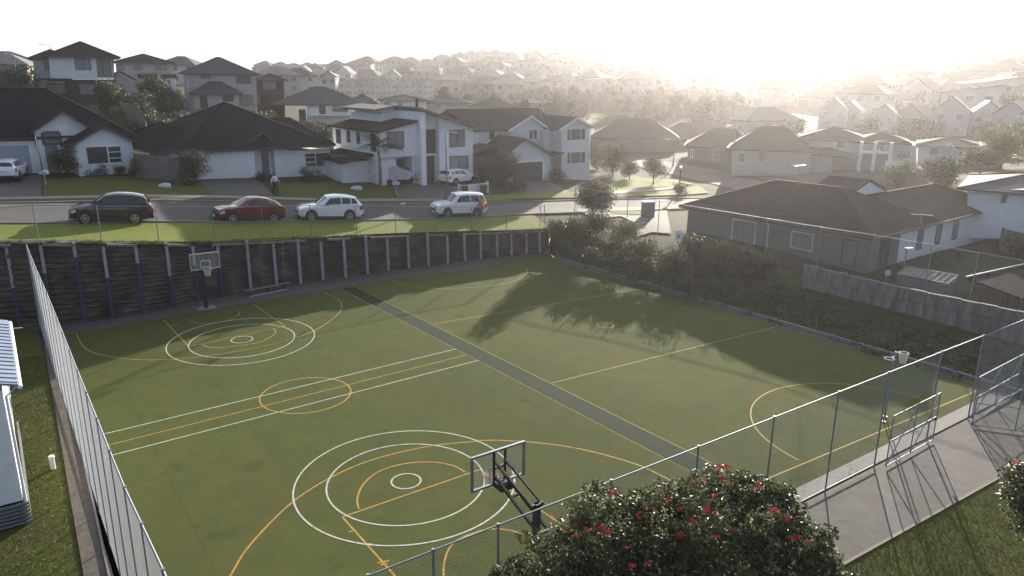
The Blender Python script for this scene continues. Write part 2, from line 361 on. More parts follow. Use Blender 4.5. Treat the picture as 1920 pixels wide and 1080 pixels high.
# terrain sheet, in rays about the court
bl = lerp_poly(BLINE, 230)
NR = 150; vs = []
rad = np.r_[np.linspace(0, 40, 70), np.geomspace(41, 1750, NR-70)]
dirs = []
for i, p in enumerate(bl): dirs.append(Vector((p.x, p.y, 0)).normalized())
xy = np.array([[(p.x+d.x*r, p.y+d.y*r) for r in rad] for p, d in zip(bl, dirs)])
zz = Tn(xy.reshape(-1, 2)).reshape(len(bl), NR)
wl_n = sum((b-a).length for a, b in zip(WALL, WALL[1:])); tot = sum((b-a).length for a, b in zip(BLINE, BLINE[1:]))
NWALL = int(230*wl_n/tot)
wtop = lerp_poly([Vector((p.x, p.y, z)) for p, z in zip(WALL, WTOP)], 400)
def wall_top_at(p): return min(wtop, key=lambda q: (q.x-p.x)**2+(q.y-p.y)**2).z
for i in range(len(bl)):                       # meet the wall's top, and the kerb at court level
    z0 = wall_top_at(bl[i])-.05 if i <= NWALL else .06
    wr = 2.0 if i <= NWALL else (3.5+4*min(1, max(0, (i-NWALL)/45)))
    for j in range(NR):
        w = max(0, 1-rad[j]/wr); w = w*w*(3-2*w) if i > NWALL else w; zz[i, j] = zz[i, j]*(1-w)+z0*w
me = bpy.data.meshes.new('terrain')
V = np.c_[xy.reshape(-1, 2), zz.reshape(-1)]
idx = np.arange(len(bl)*NR).reshape(len(bl), NR)
Fq = np.stack([idx[:-1, :-1], idx[1:, :-1], idx[1:, 1:], idx[:-1, 1:]], -1).reshape(-1, 4)
me.from_pydata(V.tolist(), [], Fq.tolist()); me.materials.append(M['terrain']); me.polygons.foreach_set('use_smooth', [True]*len(Fq)); me.update(); me.flip_normals() if me.polygons[0].normal.z < 0 else None
tag(link('terrain', me), kind='structure')

def flat(name, pts, z, m, kind='structure', th=None):
    b = MB()
    if th: b.plate([(p[0], p[1]) for p in pts], z-th, z)
    else: b.add([(p[0], p[1], z) for p in pts], [tuple(range(len(pts)))])
    o = b.build(name, m, fix=bool(th))
    if not th and o.data.polygons[0].normal.z < 0: o.data.flip_normals()
    return tag(o, kind=kind)
# ------------------------------------------------------------------ court level
FAR = [G(x, y) for x, y in [(120,629),(270,603),(468,568),(602,546),(680,532),(760,519),(900,503)]]
U = Vector((math.cos(R(35.2)), math.sin(R(35.2)), 0)); VV = Vector((-U.y, U.x, 0))
LF0, LF1 = G(75,612), G(225,1080)                       # foot of the left fence
_l = (LF1-LF0).normalized()
NF0 = G(690,1080,3.85).to_2d().to_3d(); NF1 = G(1920,600,3.85).to_2d().to_3d(); _n = (NF1-NF0).normalized()
def isect(a, d, b, e):
    den = d.x*e.y-d.y*e.x; t = ((b.x-a.x)*e.y-(b.y-a.y)*e.x)/den
    return a+d*t
CORN = isect(LF0, _l, NF0, _n)                          # near left corner, under the picture's edge
NFR = NF1 + _n*7
COURT = [FAR[0]] + FAR[1:] + KERB + [KERB[-1]+_k*3.2]
nearR = isect(KERB[-1], _k, NF0+VV*.75, _n)
court_pts = FAR + KERB + [nearR, isect(LF0+U*.35, _l, NF0+VV*.75, _n), LF0+U*.35]
ground = [(-95,-20),(80,-20),(80,20),(52,30)] + [(p.x, p.y) for p in reversed(BANK[:-1])] + [(p.x, p.y) for p in reversed(WALL)] + [(-95,14)]
flat('lawn', ground, -.03, M['grass_lawn'])
flat('court_surface', court_pts, .012, M['turf'])
# dark strip between the two courts, edged in orange
def px_line(a, b, ext0=0, ext1=0):
    p, q = G(*a), G(*b); d = (q-p).normalized(); return p-d*ext0, q+d*ext1
b1a, b1b = px_line((638,541),(1315,895)); b2a, b2b = px_line((668,539),(1280,842.5))
b1b = isect(b1a, (b1b-b1a).normalized(), NF0+VV*.8, _n); b2b = isect(b2a, (b2b-b2a).normalized(), NF0+VV*.8, _n)
flat('court_strip', [b1a, b2a, b2b, b1b], .017, M['turf_dark'])
mk = {'white': MB(), 'orange': MB()}
def stroke(pts, w, z, col, closed=False):
    z = .0138+(z-.022)*.35; pts = [Vector((p[0], p[1], 0)) for p in pts]; N = len(pts); L = []; Rr = []
    for i, p in enumerate(pts):
        d = (pts[(i+1) % N]-pts[i-1]) if closed else (pts[min(i+1, N-1)]-pts[max(i-1, 0)])
        d.normalize(); nn = Vector((-d.y, d.x, 0))*w/2; L.append(p+nn); Rr.append(p-nn)
    vs = [(p.x, p.y, z) for p in L]+[(p.x, p.y, z) for p in Rr]
    mk[col].add(vs, [(i, N+i, N+(i+1) % N, (i+1) % N) for i in range(N if closed else N-1)])
def fitc(px):
    Q = np.array([G(*p)[:2] for p in px]); A = np.c_[2*Q, np.ones(len(Q))]; s = np.linalg.lstsq(A, (Q**2).sum(1), rcond=None)[0]
    return s[:2], math.sqrt(s[2]+s[0]**2+s[1]**2)
def circ(c, r, a0=0, a1=360, n=96): return [(c[0]+r*math.cos(R(a0+(a1-a0)*i/n)), c[1]+r*math.sin(R(a0+(a1-a0)*i/n))) for i in range(n+1)]
NO = [(545.5,943),(790,811.5),(730,1023),(968.4,893.7),(905,829.5),(961,922),(840,1006)]
NI = [(608,922.5),(790,835.5),(725,983.5),(888,861),(909,895)]
NS = [(733.5,904),(789,902.5),(762.5,889),(760,917)]
FO = [(309.6,654),(414,685),(590,622.5),(480,597.5)]; FI = [(352.5,651.5),(404.5,670.7),(552,626),(480,608.5)]; FS = [(434.8,640),(473.3,634.6),(455,630.8),(447.8,643.8)]
for k, px in enumerate((NO, NI, NS, FO, FI, FS)):
    c, r = fitc(px); stroke(circ(c, r, n=95)[:-1], .062, .038, 'white', True)
c, r = fitc([(486,752.5),(658.5,732.5),(580,709),(555,775.5)]); stroke(circ(c, r, n=71)[:-1], .065, .026, 'orange', True)
def seg(a, b, w, z, col, e0=0, e1=0): stroke(px_line(a, b, e0, e1), w, z, col)
seg((198.4,813.7),(854,655), .06, .034, 'white', .5); seg((212,853.7),(897.5,676), .06, .034, 'white', .5); seg((207,834.4),(872.5,666.5), .06, .030, 'orange', .5)
stroke([b1a, b1b], .07, .022, 'orange'); stroke([b2a, b2b], .07, .022, 'orange')
def curve(px, w, z, col='orange', sub=6):
    P = [G(*p) for p in px]; out = []
    for i in range(len(P)-1):
        p0, p1, p2, p3 = P[max(i-1, 0)], P[i], P[i+1], P[min(i+2, len(P)-1)]
        for k in range(sub):
            t = k/sub; out.append(.5*((2*p1)+(p2-p0)*t+(2*p0-5*p1+4*p2-p3)*t*t+(3*p1-p0-3*p2+p3)*t**3))
    out.append(P[-1]); stroke(out, w, z, col)
curve([(415,1110),(432,1080),(470,1021),(546,944),(620,896),(700,862),(800,838),(880,829),(930,826),(1020,832),(1100,845),(1190,870),(1245,895),(1300,925)], .065, .026)
seg((642,970),(900,881), .065, .030, 'orange'); curve([(673,955),(670,935),(682,908),(712,884),(760,870),(810,867),(850,874),(872,886)], .065, .034)
seg((642,970),(760,1102), .065, .022, 'orange'); seg((900,881),(1080,1002), .065, .022, 'orange')
for a, b in (((653,998),(668,995)), ((682,1022),(697,1020)), ((708,1056),(730,1052)), ((713,1060),(727,1057))): seg(a, b, .07, .034, 'orange')
curve([(832,1085),(833,1055),(847,1022),(880,1003),(920,993),(957,995),(990,1007),(1015,1025)], .065, .022)
curve([(143,626),(154,647),(172,660),(212,670),(265,675),(318,674),(385,668),(480,653),(550,635),(590,620),(625,597),(640,580),(636,563),(607,548)], .055, .026)
seg((306,599.5),(354,650), .055, .030, 'orange'); seg((475,571),(535,612), .055, .030, 'orange'); seg((354,650),(535,612), .05, .034, 'orange')
curve([(378,646),(395,652),(425,651),(480,643.5),(506,633),(517,623),(512,616)], .055, .022); seg((318,611),(336,607), .055, .022, 'orange')
curve([(357,600),(375,607),(420,603),(447,592),(449,584)], .045, .022)
curve([(734,526),(765,535),(804,540),(843,541),(895,539),(934,534),(960,529),(978,520),(989,511),(986,503)], .055, .026)
seg((812,608),(1195,543), .055, .026, 'orange'); seg((1035,718.5),(1460,612), .055, .026, 'orange')
c, r = fitc([(1119,610),(1151,610),(1135,604.5),(1135,615.5)]); stroke(circ(c, .5, n=40)[:-1], .055, .030, 'orange', True)
gl_a, gl_b = G(1415,908), G(1832,733); gu = (gl_b-gl_a).normalized(); gc = G(1500,863)+gu*4.9
an = math.degrees(math.atan2(gu.y, gu.x)); stroke(circ(gc, 4.95, an, an+180, 60), .06, .026, 'orange'); stroke([gl_a, gl_b], .065, .022, 'orange')
for k, nm in (('white', 'line_white'), ('orange', 'line_orange')):
    o = mk[k].build('court_lines', M[nm], fix=False)
    for p in o.data.polygons[:1]:
        if p.normal.z < 0: o.data.flip_normals()
    tag(o, kind='structure')
# edging, apron at the wall's foot, path, grey nibs
flat('apron', FAR + [WALL[-1]] + list(reversed(WALL[2:-1])), .02, M['drive'])
kb = MB()
for a, b in zip(KERB+[KERB[-1]+_k*3], KERB[1:]+[KERB[-1]+_k*3, KERB[-1]+_k*4]):
    o_ = Vector((.8,.6,0)); kb.add([a, b, b+o_*.42, a+o_*.42], [(0,1,2,3)])
o = kb.build('drain_strip', M['drive'], fix=False); o.location.z = .026; tag(o, kind='structure')
kb = MB()
for a, b in zip(KERB, KERB[1:]+[KERB[-1]+_k*6]):
    o_ = Vector((.8,.6,0)); kb.bar(a+o_*.5+Vector((0,0,.1)), b+o_*.5+Vector((0,0,.1)), .14, .26)
tag(kb.build('kerb', M['concrete']), kind='structure')
nb0, nb1 = NF0-_n*14, NF1+_n*6
flat('mowing_strip', [nb0+VV*.1, nb1+VV*.1, nb1+VV*.85, nb0+VV*.85], .006, M['concrete'])
PX0, PX1 = G(1560,1070), G(1905,878); pd = (PX1-PX0).normalized()
flat('path', [NF0+_n*8.5, NF1+_n*9, PX1+pd*14, PX0-pd*1.5], .004, M['path'])
kb = MB(); kb.bar(PX0-pd*1.5+Vector((0,0,-.01)), PX1+pd*12+Vector((0,0,-.01)), .10, .06); tag(kb.build('path_edge', M['timber_dark']), kind='structure')
lo = -U*.0
kb = MB(); e0, e1 = G(118,690), G(205,1080); ed = (e1-e0).normalized()
flat('fence_gutter', [LF0-U*.15-_l*4, LF1-U*.15+_l*6, e1+ed*4, e0-ed*9], -.012, M['soil'])
flat('mowing_strip', [e0-ed*9, e1+ed*5, e1+ed*5-U*.62, e0-ed*9-U*.62], .018, M['strip_brown'])
kb.bar(e0-ed*8+Vector((0,0,.03)), e1+ed*5+Vector((0,0,.03)), .07, .09); tag(kb.build('kerb', M['concrete']), kind='structure')

# ------------------------------------------------------------------ retaining wall
wall_t = empty('retaining_wall', WALL[2], 0, 'tall dark timber board retaining wall with grey posts below the street verge', 'wall')
inv = -WALL[2]
boards = MB(); cap = MB(); wl = lerp_poly([Vector((p.x, p.y, z)) for p, z in zip(WALL, WTOP)], 44)
for a, b in zip(wl, wl[1:]):
    a0, b0 = Vector((a.x, a.y, 0)), Vector((b.x, b.y, 0)); d = (b0-a0).normalized(); nrm = Vector((d.y, -d.x, 0))
    H0, H1 = a.z-.22, b.z-.22; n = 15
    for k in range(n):
        z0, z1 = k/n, (k+1)/n-.018
        off = random.uniform(-.02, .03); off2 = random.uniform(-.02, .03); lean = .10
        q = [a0+nrm*(off-lean*z0)+Vector((0,0,H0*z0)), b0+nrm*(off2-lean*z0)+Vector((0,0,H1*z0)), b0+nrm*(off2-lean*z1-.012)+Vector((0,0,H1*z1)), a0+nrm*(off-lean*z1-.012)+Vector((0,0,H0*z1))]
        q2 = [p-nrm*.08 for p in q]
        boards.add([p+inv for p in q+q2], [(0,1,2,3),(7,6,5,4),(3,2,6,7),(0,4,5,1),(0,3,7,4),(1,5,6,2)])
    back = [a0-nrm*.16, b0-nrm*.16, b0-nrm*.16+Vector((0,0,H1+.2)), a0-nrm*.16+Vector((0,0,H0+.2)), a0-nrm*.9+Vector((0,0,H0+.2)), b0-nrm*.9+Vector((0,0,H1+.2))]
    boards.add([p+inv for p in back], [(0,1,2,3),(3,2,5,4)])
    w = random.uniform(-.03, .05)
    if random.random() < .22: continue
    cap.bar(a0+nrm*.02+inv+Vector((0,0,a.z-.12+w*.4)), b0+nrm*.02+inv+Vector((0,0,b.z-.12)), .26, .13)
boards.build('board_panel', M['timber_old'], wall_t); cap.build('capping', M['block_wall'], wall_t)
ret = MB(); e_ = WALL[-1]+inv; q_ = Vector((.55,.83,0))
ret.bar(e_+Vector((.05,-.1,WTOP[-1]/2-.15)), e_+Vector((.9,.55,WTOP[-1]/2-.45)), .22, WTOP[-1]+.1); ret.bar(e_+Vector((.9,.55,WTOP[-1]/2-.5)), e_+Vector((2.4,4.2,WTOP[-1]/2-.4)), .22, WTOP[-1]); ret.build('return_panel', M['timber_old'], wall_t)
POSTPX = [(38,612),(100,609),(160,604),(212,597),(270,588),(325,577),(372,566),(417,557),(470,547),(518,538),(563,532),(605,526),(647,521),(688,515),(727,508.5),(765,503),(802,498.5),(838,494),(870,490),(900,486),(930,482),(957,479),(985,476),(1010,474)]
for i, (x, y) in enumerate(POSTPX):
    p = G(x, y); h = wall_top_at(p)-.05+((i*37) % 11-6)*.035; d = Vector((.8,.6,0)); nrm = Vector((.55,-.83,0))
    pm = MB(); blue = .5+.08*((i*7) % 5) if i < 8 else 0
    top = p+nrm*(.14-.12)+Vector((0,0,h)); bot = p+nrm*.14
    pm.bar(bot+inv, bot.lerp(top, blue)+inv if blue else bot.lerp(top, .02)+inv, .21, .17, 1, up=(.83,.55,0))
    pm.bar((bot.lerp(top, max(blue, .02)))+inv, top+inv, .21, .17, 0, up=(.83,.55,0))
    pm.build('post', [M['timber_post'], M['timber_post_blue']], wall_t)

# ------------------------------------------------------------------ chain link fences
def netting(mb, a, b, za0, zb0, za1, zb1, sp=.11, r=.0028):
    """diagonal wires in the vertical plane a-b between bottom heights za0,zb0 and top heights za1,zb1"""
    d = Vector((b.x-a.x, b.y-a.y, 0)); L = d.length; d.normalize(); H = ((za1-za0)+(zb1-zb0))/2; nrm = Vector((-d.y, d.x, 0))
    def pt(s, h):
        t = s/L; zb = za0+(zb0-za0)*t; zt = za1+(zb1-za1)*t
        return Vector((a.x, a.y, 0))+d*s+Vector((0, 0, zb+(zt-zb)*h/H))
    for sg in (1, -1):
        s0 = -H if sg > 0 else 0; k = 0
        while True:
            c = s0+k*sp; k += 1
            if c > (L if sg > 0 else L+H): break
            if sg > 0: lo_, hi = max(c, 0), min(c+H, L); p, q = (lo_, lo_-c), (hi, hi-c)
            else: hi, lo_ = min(c, L), max(c-H, 0); p, q = (hi, c-hi), (lo_, c-lo_)
            if abs(p[0]-q[0]) < .05: continue
            A, B = pt(*p)+nrm*.003*sg, pt(*q)+nrm*.003*sg; u = (B-A).normalized(); x = nrm*r; y = u.cross(nrm)*r
            c1, c2, c3 = x, -x*.5+y*.87, -x*.5-y*.87
            mb.add([A+c1, A+c2, A+c3, B+c1, B+c2, B+c3], [(0,1,4,3),(1,2,5,4),(2,0,3,5)])
def chain_fence(name, label, runs, pr=.03, rr=.022, wires=True, bottom_rail=True, sp=.11, r=.0028, post_mat='galv'):
    """runs: lists of (x,y,zbase,ztop) post positions"""
    o0 = runs[0][0]; t = empty(name, (o0[0], o0[1], o0[2]), 0, label, 'fence'); inv = -Vector(o0[:3])
    rail = MB(); nt = MB(); br = MB()
    for run in runs:
        for (x, y, z0, z1) in run:
            p = MB(); p.tube([(x, y, z0-.1), (x, y, z1)], pr, 8); p.tube([(x, y, z1-.02), (x, y, z1+.05)], pr*1.25, 8)
            p.v = [tuple(Vector(v)+inv) for v in p.v]; p.build('post', M[post_mat], t)
        rail.tube([Vector((x, y, z1)) for x, y, z0, z1 in run], rr, 6)
        if bottom_rail: br.tube([Vector((x, y, z0+.12)) for x, y, z0, z1 in run], rr*.8, 6)
        for a, b in zip(run, run[1:]):
            netting(nt, Vector(a[:3]), Vector(b[:3]), a[2]+.06, b[2]+.06, a[3], b[3], sp, r)
            if wires:
                for f in (.34, .67): nt.tube([(a[0], a[1], a[2]+(a[3]-a[2])*f), (b[0], b[1], b[2]+(b[3]-b[2])*f)], .003, 3, cap=False)
    for mb, nm, mt in ((rail, 'top_rail', 'galv'), (br, 'bottom_rail', 'galv'), (nt, 'netting', 'galv_wire')):
        if mb.v:
            mb.v = [tuple(Vector(v)+inv) for v in mb.v]; mb.build(nm, M[mt], t, fix=False, smooth=(nm != 'netting'))
    return t
# left fence
n = 18; Lf = [LF0.lerp(LF1+_l*11, i/n) for i in range(n+1)]
def plane_h(px, py):
    d = ray(px, py); nn = Vector((-_l.y, _l.x)); t = nn.dot(Vector((LF0.x, LF0.y)))/nn.dot(Vector((d.x, d.y))); q = Vector((d.x*t, d.y*t, HC+d.z*t)); return (q-LF0).dot(_l), q.z
_hs = sorted(plane_h(*p) for p in [(62,492),(91.5,560),(142,687.6),(192.6,812.8),(226,899),(310.5,1080)]); print('left fence', [(round(a,1), round(b,2)) for a, b in _hs])
def lh(p): return float(np.interp((p-LF0).dot(_l), [a for a, b in _hs], [b for a, b in _hs]))
chain_fence('chain_link_fence', 'long chain link fence seen nearly end on beside the grass strip and white building', [[(p.x, p.y, 0, lh(p)) for p in Lf]], sp=.09, r=.0020)
# near fence, a gap for the gate
npx = [(560,1130),(690,1080),(812,1031),(934,985),(1146,903),(1310,835),(1452,780),(1573,735),(1668,690)]
nr = [isect(NF0, _n, Vector((0, 0, 0)), G(*p, 3.85).to_2d().to_3d()) for p in npx]
chain_fence('chain_link_fence', 'chain link fence crossing between the courts and the flowering tree and path', [[(p.x, p.y, 0, 3.85) for p in nr],
            [(p.x, p.y, 0, 3.85) for p in [isect(NF0, _n, Vector((0,0,0)), G(*q, 3.85).to_2d().to_3d()) for q in [(1845,627),(1935,595),(2060,550)]]]], sp=.10, r=.0026)
gp0 = nr[-1]; gp1 = isect(NF0, _n, Vector((0,0,0)), G(1767,655,3.85).to_2d().to_3d()); gp2 = isect(NF0, _n, Vector((0,0,0)), G(1845,627,3.85).to_2d().to_3d())
# header rail and post over the gateway
hd = empty('gateway', gp0, 0, 'galvanised pipe gateway with a high rail where the path meets the court', 'gateway')
b = MB(); b.tube([Vector((0,0,3.85)), gp2-gp0+Vector((0,0,3.85))], .024, 8); b.build('top_rail', M['galv'], hd)
b = MB(); b.tube([gp1-gp0, gp1-gp0+Vector((0,0,3.9))], .035, 8); b.build('post', M['galv'], hd)
b = MB(); netting(b, Vector((0,0,0)), gp1-gp0, 2.25, 2.25, 3.85, 3.85, .1, .0026); b.build('netting', M['galv_wire'], hd, fix=False)
def gate(label, a, b, h, grp='pipe framed gates by the path'):
    t = empty('mesh_gate', (a.x, a.y, 0), 0, label, 'gate', grp); d = b-a; d.z = 0; L = d.length
    f = MB(); z0 = .08
    for s in (0, .5, 1): f.tube([d*s+Vector((0,0,z0)), d*s+Vector((0,0,h))], .022, 8)
    for z in (z0, h*.52, h): f.tube([Vector((0,0,z)), d+Vector((0,0,z))], .019, 8)
    f.build('gate_frame', M['galv'], t)
    for s0, s1 in ((0, .5), (.5, 1)):
        q = MB(); q.tube([d*s0+Vector((0,0,z0)), d*s1+Vector((0,0,h*.97))], .022, 6); q.build('brace', M['galv'], t)
    nn = MB(); netting(nn, Vector((0,0,0)), d, z0, z0, h, h, .09, .0026); nn.build('netting', M['galv_wire'], t, fix=False)
    lt = MB(); lt.box(-.03, .03, -.05, .05, 1.0, 1.12); o = lt.build('latch', M['steel_black'], t); o.location = d*.97
    return t
gate('pipe framed mesh gate with diagonal braces standing closed in the fence line', G(1660,878), G(1748,828), 2.15)
gate('pipe framed mesh gate swung open beyond the paved gateway', G(1822,800), G(1985,822), 2.1)
gate('narrow braced mesh gate leaf folded back against the fence', G(1828,790)+VV*.15, G(1905,738), 2.0)
# wall-top fence along the verge
wpx = [(-140,472,402),(-40,466,394),(70,449,384),(190,448,386),(302,447,386),(405,446,388),(500,445,387),(587,444,385),(672,442,386),(750,440,386.5),(822,437,388),(891,434,389),(957,431,389),(1020,427,387),(1077,414,386)]
run = []
for x, yb, yt in wpx:
    s = min(range(len(wl)*8), key=lambda k: abs(((lambda q: (q.x/q.y))(wl[min(k//8, len(wl)-2)].lerp(wl[min(k//8, len(wl)-2)+1], (k % 8)/8))) - (lambda d: d.x/d.y)(ray(x, yb))))
    q = wl[min(s//8, len(wl)-2)].lerp(wl[min(s//8, len(wl)-2)+1], (s % 8)/8) + Vector((-.55,.83,0))*.55
    z0 = wall_top_at(q)-.1; run.append((q.x, q.y, z0, htop(q, x, yt)))
chain_fence('chain_link_fence', 'low chain link fence on the grass verge above the retaining wall', [run], pr=.028, rr=.02, sp=.16, r=.0022, wires=False)
WFENCE = run
# boundary fence above the right bank
bpx = [(1079,350,5.1),(1178,368,4.9),(1237,377,4.8),(1330,392,4.7),(1440,410,4.6),(1540,426,4.6),(1640,441,4.6),(1748,459,4.6),(1835,474,4.6),(1930,490,4.6)]
run = []
for x, y, z in bpx:
    p = G(x, y, z); zb = z-2.45 if x < 1500 else z-2.5; run.append((p.x, p.y, min(zb, T(p.x, p.y)+.4) if x < 1600 else zb, z))
chain_fence('chain_link_fence', 'boundary chain link fence on the bank in front of the brown roofed house', [run], pr=.03, rr=.022, sp=.14, r=.0024, wires=False, bottom_rail=False)

# ------------------------------------------------------------------ basketball goals
def ring_pts(c, r, n=24): return [Vector(c)+Vector((math.cos(2*math.pi*k/n)*r, math.sin(2*math.pi*k/n)*r, 0)) for k in range(n)]
def hoop_net(name, c, r, h, parent, m, r2=.6):
    b = MB(); n = 12
    for sg in (1, -1):
        for k in range(n):
            pts = []
            for j in range(6):
                f = j/5; rr = r*(1-f*(1-r2)); a = 2*math.pi*(k+sg*f*2.0)/n; pts.append(Vector(c)+Vector((math.cos(a)*rr, math.sin(a)*rr, -h*f)))
            b.tube(pts, .007, 4, cap=False)
    return b.build(name, M[m], parent)
def bball(label, base, rot, ext, board_z, bw, bh, dark_frame, plate=True):
    """local frame: board faces -y... the court lies along +y; the pole at the origin"""
    t = empty('basketball_hoop', base, rot, label, 'hoop', 'basketball goals on the left court')
    p = MB(); p.bar((0,0,0), (0,0,board_z-.25), .16, .16, up=(0,1,0)); p.build('pole', M['steel_black'], t)
    if plate:
        p = MB(); p.box(-.55,.55,-.4,.4,0,.035); p.build('base_plate', M['concrete'], t)
    else:
        p = MB(); p.box(-.25,.25,-.25,.25,0,.03); p.build('base_plate', M['steel_black'], t)
    zc = board_z
    a = MB()
    for sx in (-.16, .16):
        a.bar((sx, -.35, zc-.95), (sx, ext, zc-.25), .07, .09)
        a.bar((sx, -.05, zc-.30), (sx, ext, zc+.22), .06, .07)
    a.bar((-.16, ext*.55, zc-.5), (.16, ext*.55, zc-.5), .05, .05); a.bar((-.2, 0, zc-.3), (.2, 0, zc-.3), .08, .1); a.bar((-.2, -.33, zc-.93), (.2, -.33, zc-.93), .08, .08)
    for sx in (-.19, .19): a.bar((sx, ext+.01, zc-bh/2+.02), (sx, ext+.01, zc+bh/2-.02), .06, .05, up=(0,1,0))
    a.bar((-.19, ext, zc+.02), (.19, ext, zc+.02), .05, .05); a.box(-.2, .2, ext-.38, ext+.02, zc-bh/2-.02, zc-bh/2+.16)
    a.build('arm', M['steel_black'], t)
    yb = ext+.06
    g = MB(); g.box(-bw/2, bw/2, yb, yb+.014, zc-bh/2, zc+bh/2); bd = g.build('backboard', M['acrylic'], t)
    f = MB(); w = .06
    for (x0, x1, z0, z1) in ((-bw/2, bw/2, -bh/2, -bh/2+w), (-bw/2, bw/2, bh/2-w, bh/2), (-bw/2, -bw/2+w, -bh/2+w, bh/2-w), (bw/2-w, bw/2, -bh/2+w, bh/2-w)):
        f.box(x0, x1, yb-.03, yb+.04, zc+z0, zc+z1)
    f.build('board_frame', M['alu'] if not dark_frame else M['galv'], bd)
    s = MB(); sw, sh = .59, .45; z0 = zc-bh/2+.12; w = .05
    for (x0, x1, a0, a1) in ((-sw/2, sw/2, 0, w), (-sw/2, sw/2, sh-w, sh), (-sw/2, -sw/2+w, w, sh-w), (sw/2-w, sw/2, w, sh-w)): s.box(x0, x1, yb+.016, yb+.022, z0+a0, z0+a1)
    s.build('target_square', M['board_paint'], bd)
    zr = zc-bh/2+.10; rc = (0, yb+.02+.15+.23, zr)
    r = MB(); r.tube(ring_pts(rc, .23), .011, 6, closed=True); r.bar((-.07, yb+.02, zr-.01), (-.05, yb+.2, zr), .02, .02); r.bar((.07, yb+.02, zr-.01), (.05, yb+.2, zr), .02, .02); r.box(-.12, .12, yb+.02, yb+.17, zr-.05, zr+.01)
    rim = r.build('rim', M['red_rim'], t, smooth=False)
    hoop_net('net', rc, .225, .42, t, 'net')
    return t
rotv = math.atan2(VV.y, VV.x)-math.pi/2
bc = G(937,876,3.5)                                       # centre of the near board
EXT = 1.75
nb_ = bc-VV*EXT; nb_.z = 0
bball('nearer basketball hoop on long black arms leaning over the fence, its backboard seen from behind', nb_, rotv, EXT, 3.5, 1.82, 1.08, True, False)
fb = G(387,578)
bball('far basketball hoop with a clear backboard on a black pole against the timber wall', fb, rotv+math.pi, .9, htop(fb, 388, 483)+.0, 1.75, 1.02, False)
# bench by the wall
b0, b1 = G(458,545,.45), G(543,529,.45); d = b1-b0
t = empty('bench', (b0.x, b0.y, 0), math.atan2(d.y, d.x), 'long low plank bench at the foot of the timber retaining wall', 'bench'); L = d.length
m_ = MB(); m_.box(0, L, -.16, .16, .41, .46); m_.build('seat', M['alu'], t)
for f in (.12, .5, .88):
    m_ = MB(); m_.box(L*f-.04, L*f+.04, -.13, .13, 0, .41); m_.build('leg', M['timber_post_blue'], t)
m_ = MB(); m_.box(.2, L-.3, -.30, -.22, .02, .10); m_.build('foot_rail', M['timber_post'], t)
# netball goals
def netball(label, base, h, a, with_net):
    t = empty('netball_post', base, 0, label, 'netball post', 'netball goal posts on the right court')
    p = MB(); p.tube([(0,0,0),(0,0,h)], .028, 10); p.disc((0,0,.02), .10, 16, 'z', .04); p.build('pole', M['galv'], t)
    d = Vector((math.cos(a), math.sin(a), 0)); c = d*(.15+.19)+Vector((0,0,h-.03))
    r = MB(); r.tube(ring_pts(c, .19), .012, 6, closed=True); r.bar(Vector((0,0,h-.03)), d*.17+Vector((0,0,h-.03)), .03, .03); r.build('ring', M['board_paint'], t)
    if with_net: hoop_net('net', c, .19, .48, t, 'net', .62)
    return t
pb = G(1676,668,3.02); pb.z = 0
netball('bare ringed netball post in the near right of the court', pb, 3.02, R(215), False)
pb2 = pb+gu*.55+VV*.25
netball('netball post whose ring still carries a white net', pb2, 3.05, R(-14), True)
# ------------------------------------------------------------------ streets, pavements, lawns laid over the terrain
def drape(name, near, far, m, lift=.05, nu=60, nv=8, kind='structure', skirt=0):
    """strip between two pixel polylines; each point (px, py) meets the terrain"""
    A = lerp_poly([on(*p) if len(p) == 2 else p for p in near], nu); B = lerp_poly([on(*p) if len(p) == 2 else p for p in far], nu)
    P = []
    for a, b in zip(A, B):
        for j in range(nv+1): q = a.lerp(b, j/nv); P.append((q.x, q.y))
    z = Tn(P); vs = [(x, y, zz+lift) for (x, y), zz in zip(P, z)]
    b = MB(); b.add(vs, [(i*(nv+1)+j, (i+1)*(nv+1)+j, (i+1)*(nv+1)+j+1, i*(nv+1)+j+1) for i in range(nu-1) for j in range(nv)])
    o = b.build(name, m, smooth=True, fix=False)
    if o.data.polygons[0].normal.z < 0: o.data.flip_normals()
    return tag(o, kind=kind)
def kerbline(name, pts, m='concrete', h=.13, w=.18, n=70):
    L = lerp_poly([on(*p) for p in pts], n); b = MB(); z = Tn([(p.x, p.y) for p in L])
    for i in range(n-1): b.bar((L[i].x, L[i].y, z[i]+h/2), (L[i+1].x, L[i+1].y, z[i+1]+h/2), w, h+.06)
    return tag(b.build(name, M[m]), kind='structure')
RN = [(-260,424),(-100,422.5),(0,421),(160,420),(300,418),(530,417),(760,414),(880,410),(1000,403),(1100,399.5),(1200,397),(1330,391)]
RF = [(-260,385),(-100,384),(0,383),(150,380.5),(300,378.5),(500,382),(700,386),(830,385),(960,381),(1140,375.5),(1250,373.5),(1400,367)]
wtl = [q + Vector((-.55,.83,0))*.25 for q in wtop[::40]] + [wtop[-1]]
drape('grass_verge', wtl, [(x, y+1.0) for x, y in RN[:9]], M['grass_verge'], .06, 90, 8)
drape('road', RN, RF, M['asphalt'], .07, 90, 8)
kerbline('kerb', RN); kerbline('kerb', RF)
drape('pavement', [(x, y-7) for x, y in RF[:8]], [(x, y-12) for x, y in RF[:8]], M['concrete'], .09, 70, 3)
drape('front_lawn', [(x, y-1.2) for x, y in RF[:9]], [(x, y-6.5) for x, y in RF[:9]], M['grass_lawn'], .08, 70, 3)
drape('front_lawn', [(80,372),(180,369),(300,366),(395,366)], [(80,336),(180,332),(300,330),(395,337)], M['grass_lawn'], .07, 20, 8)
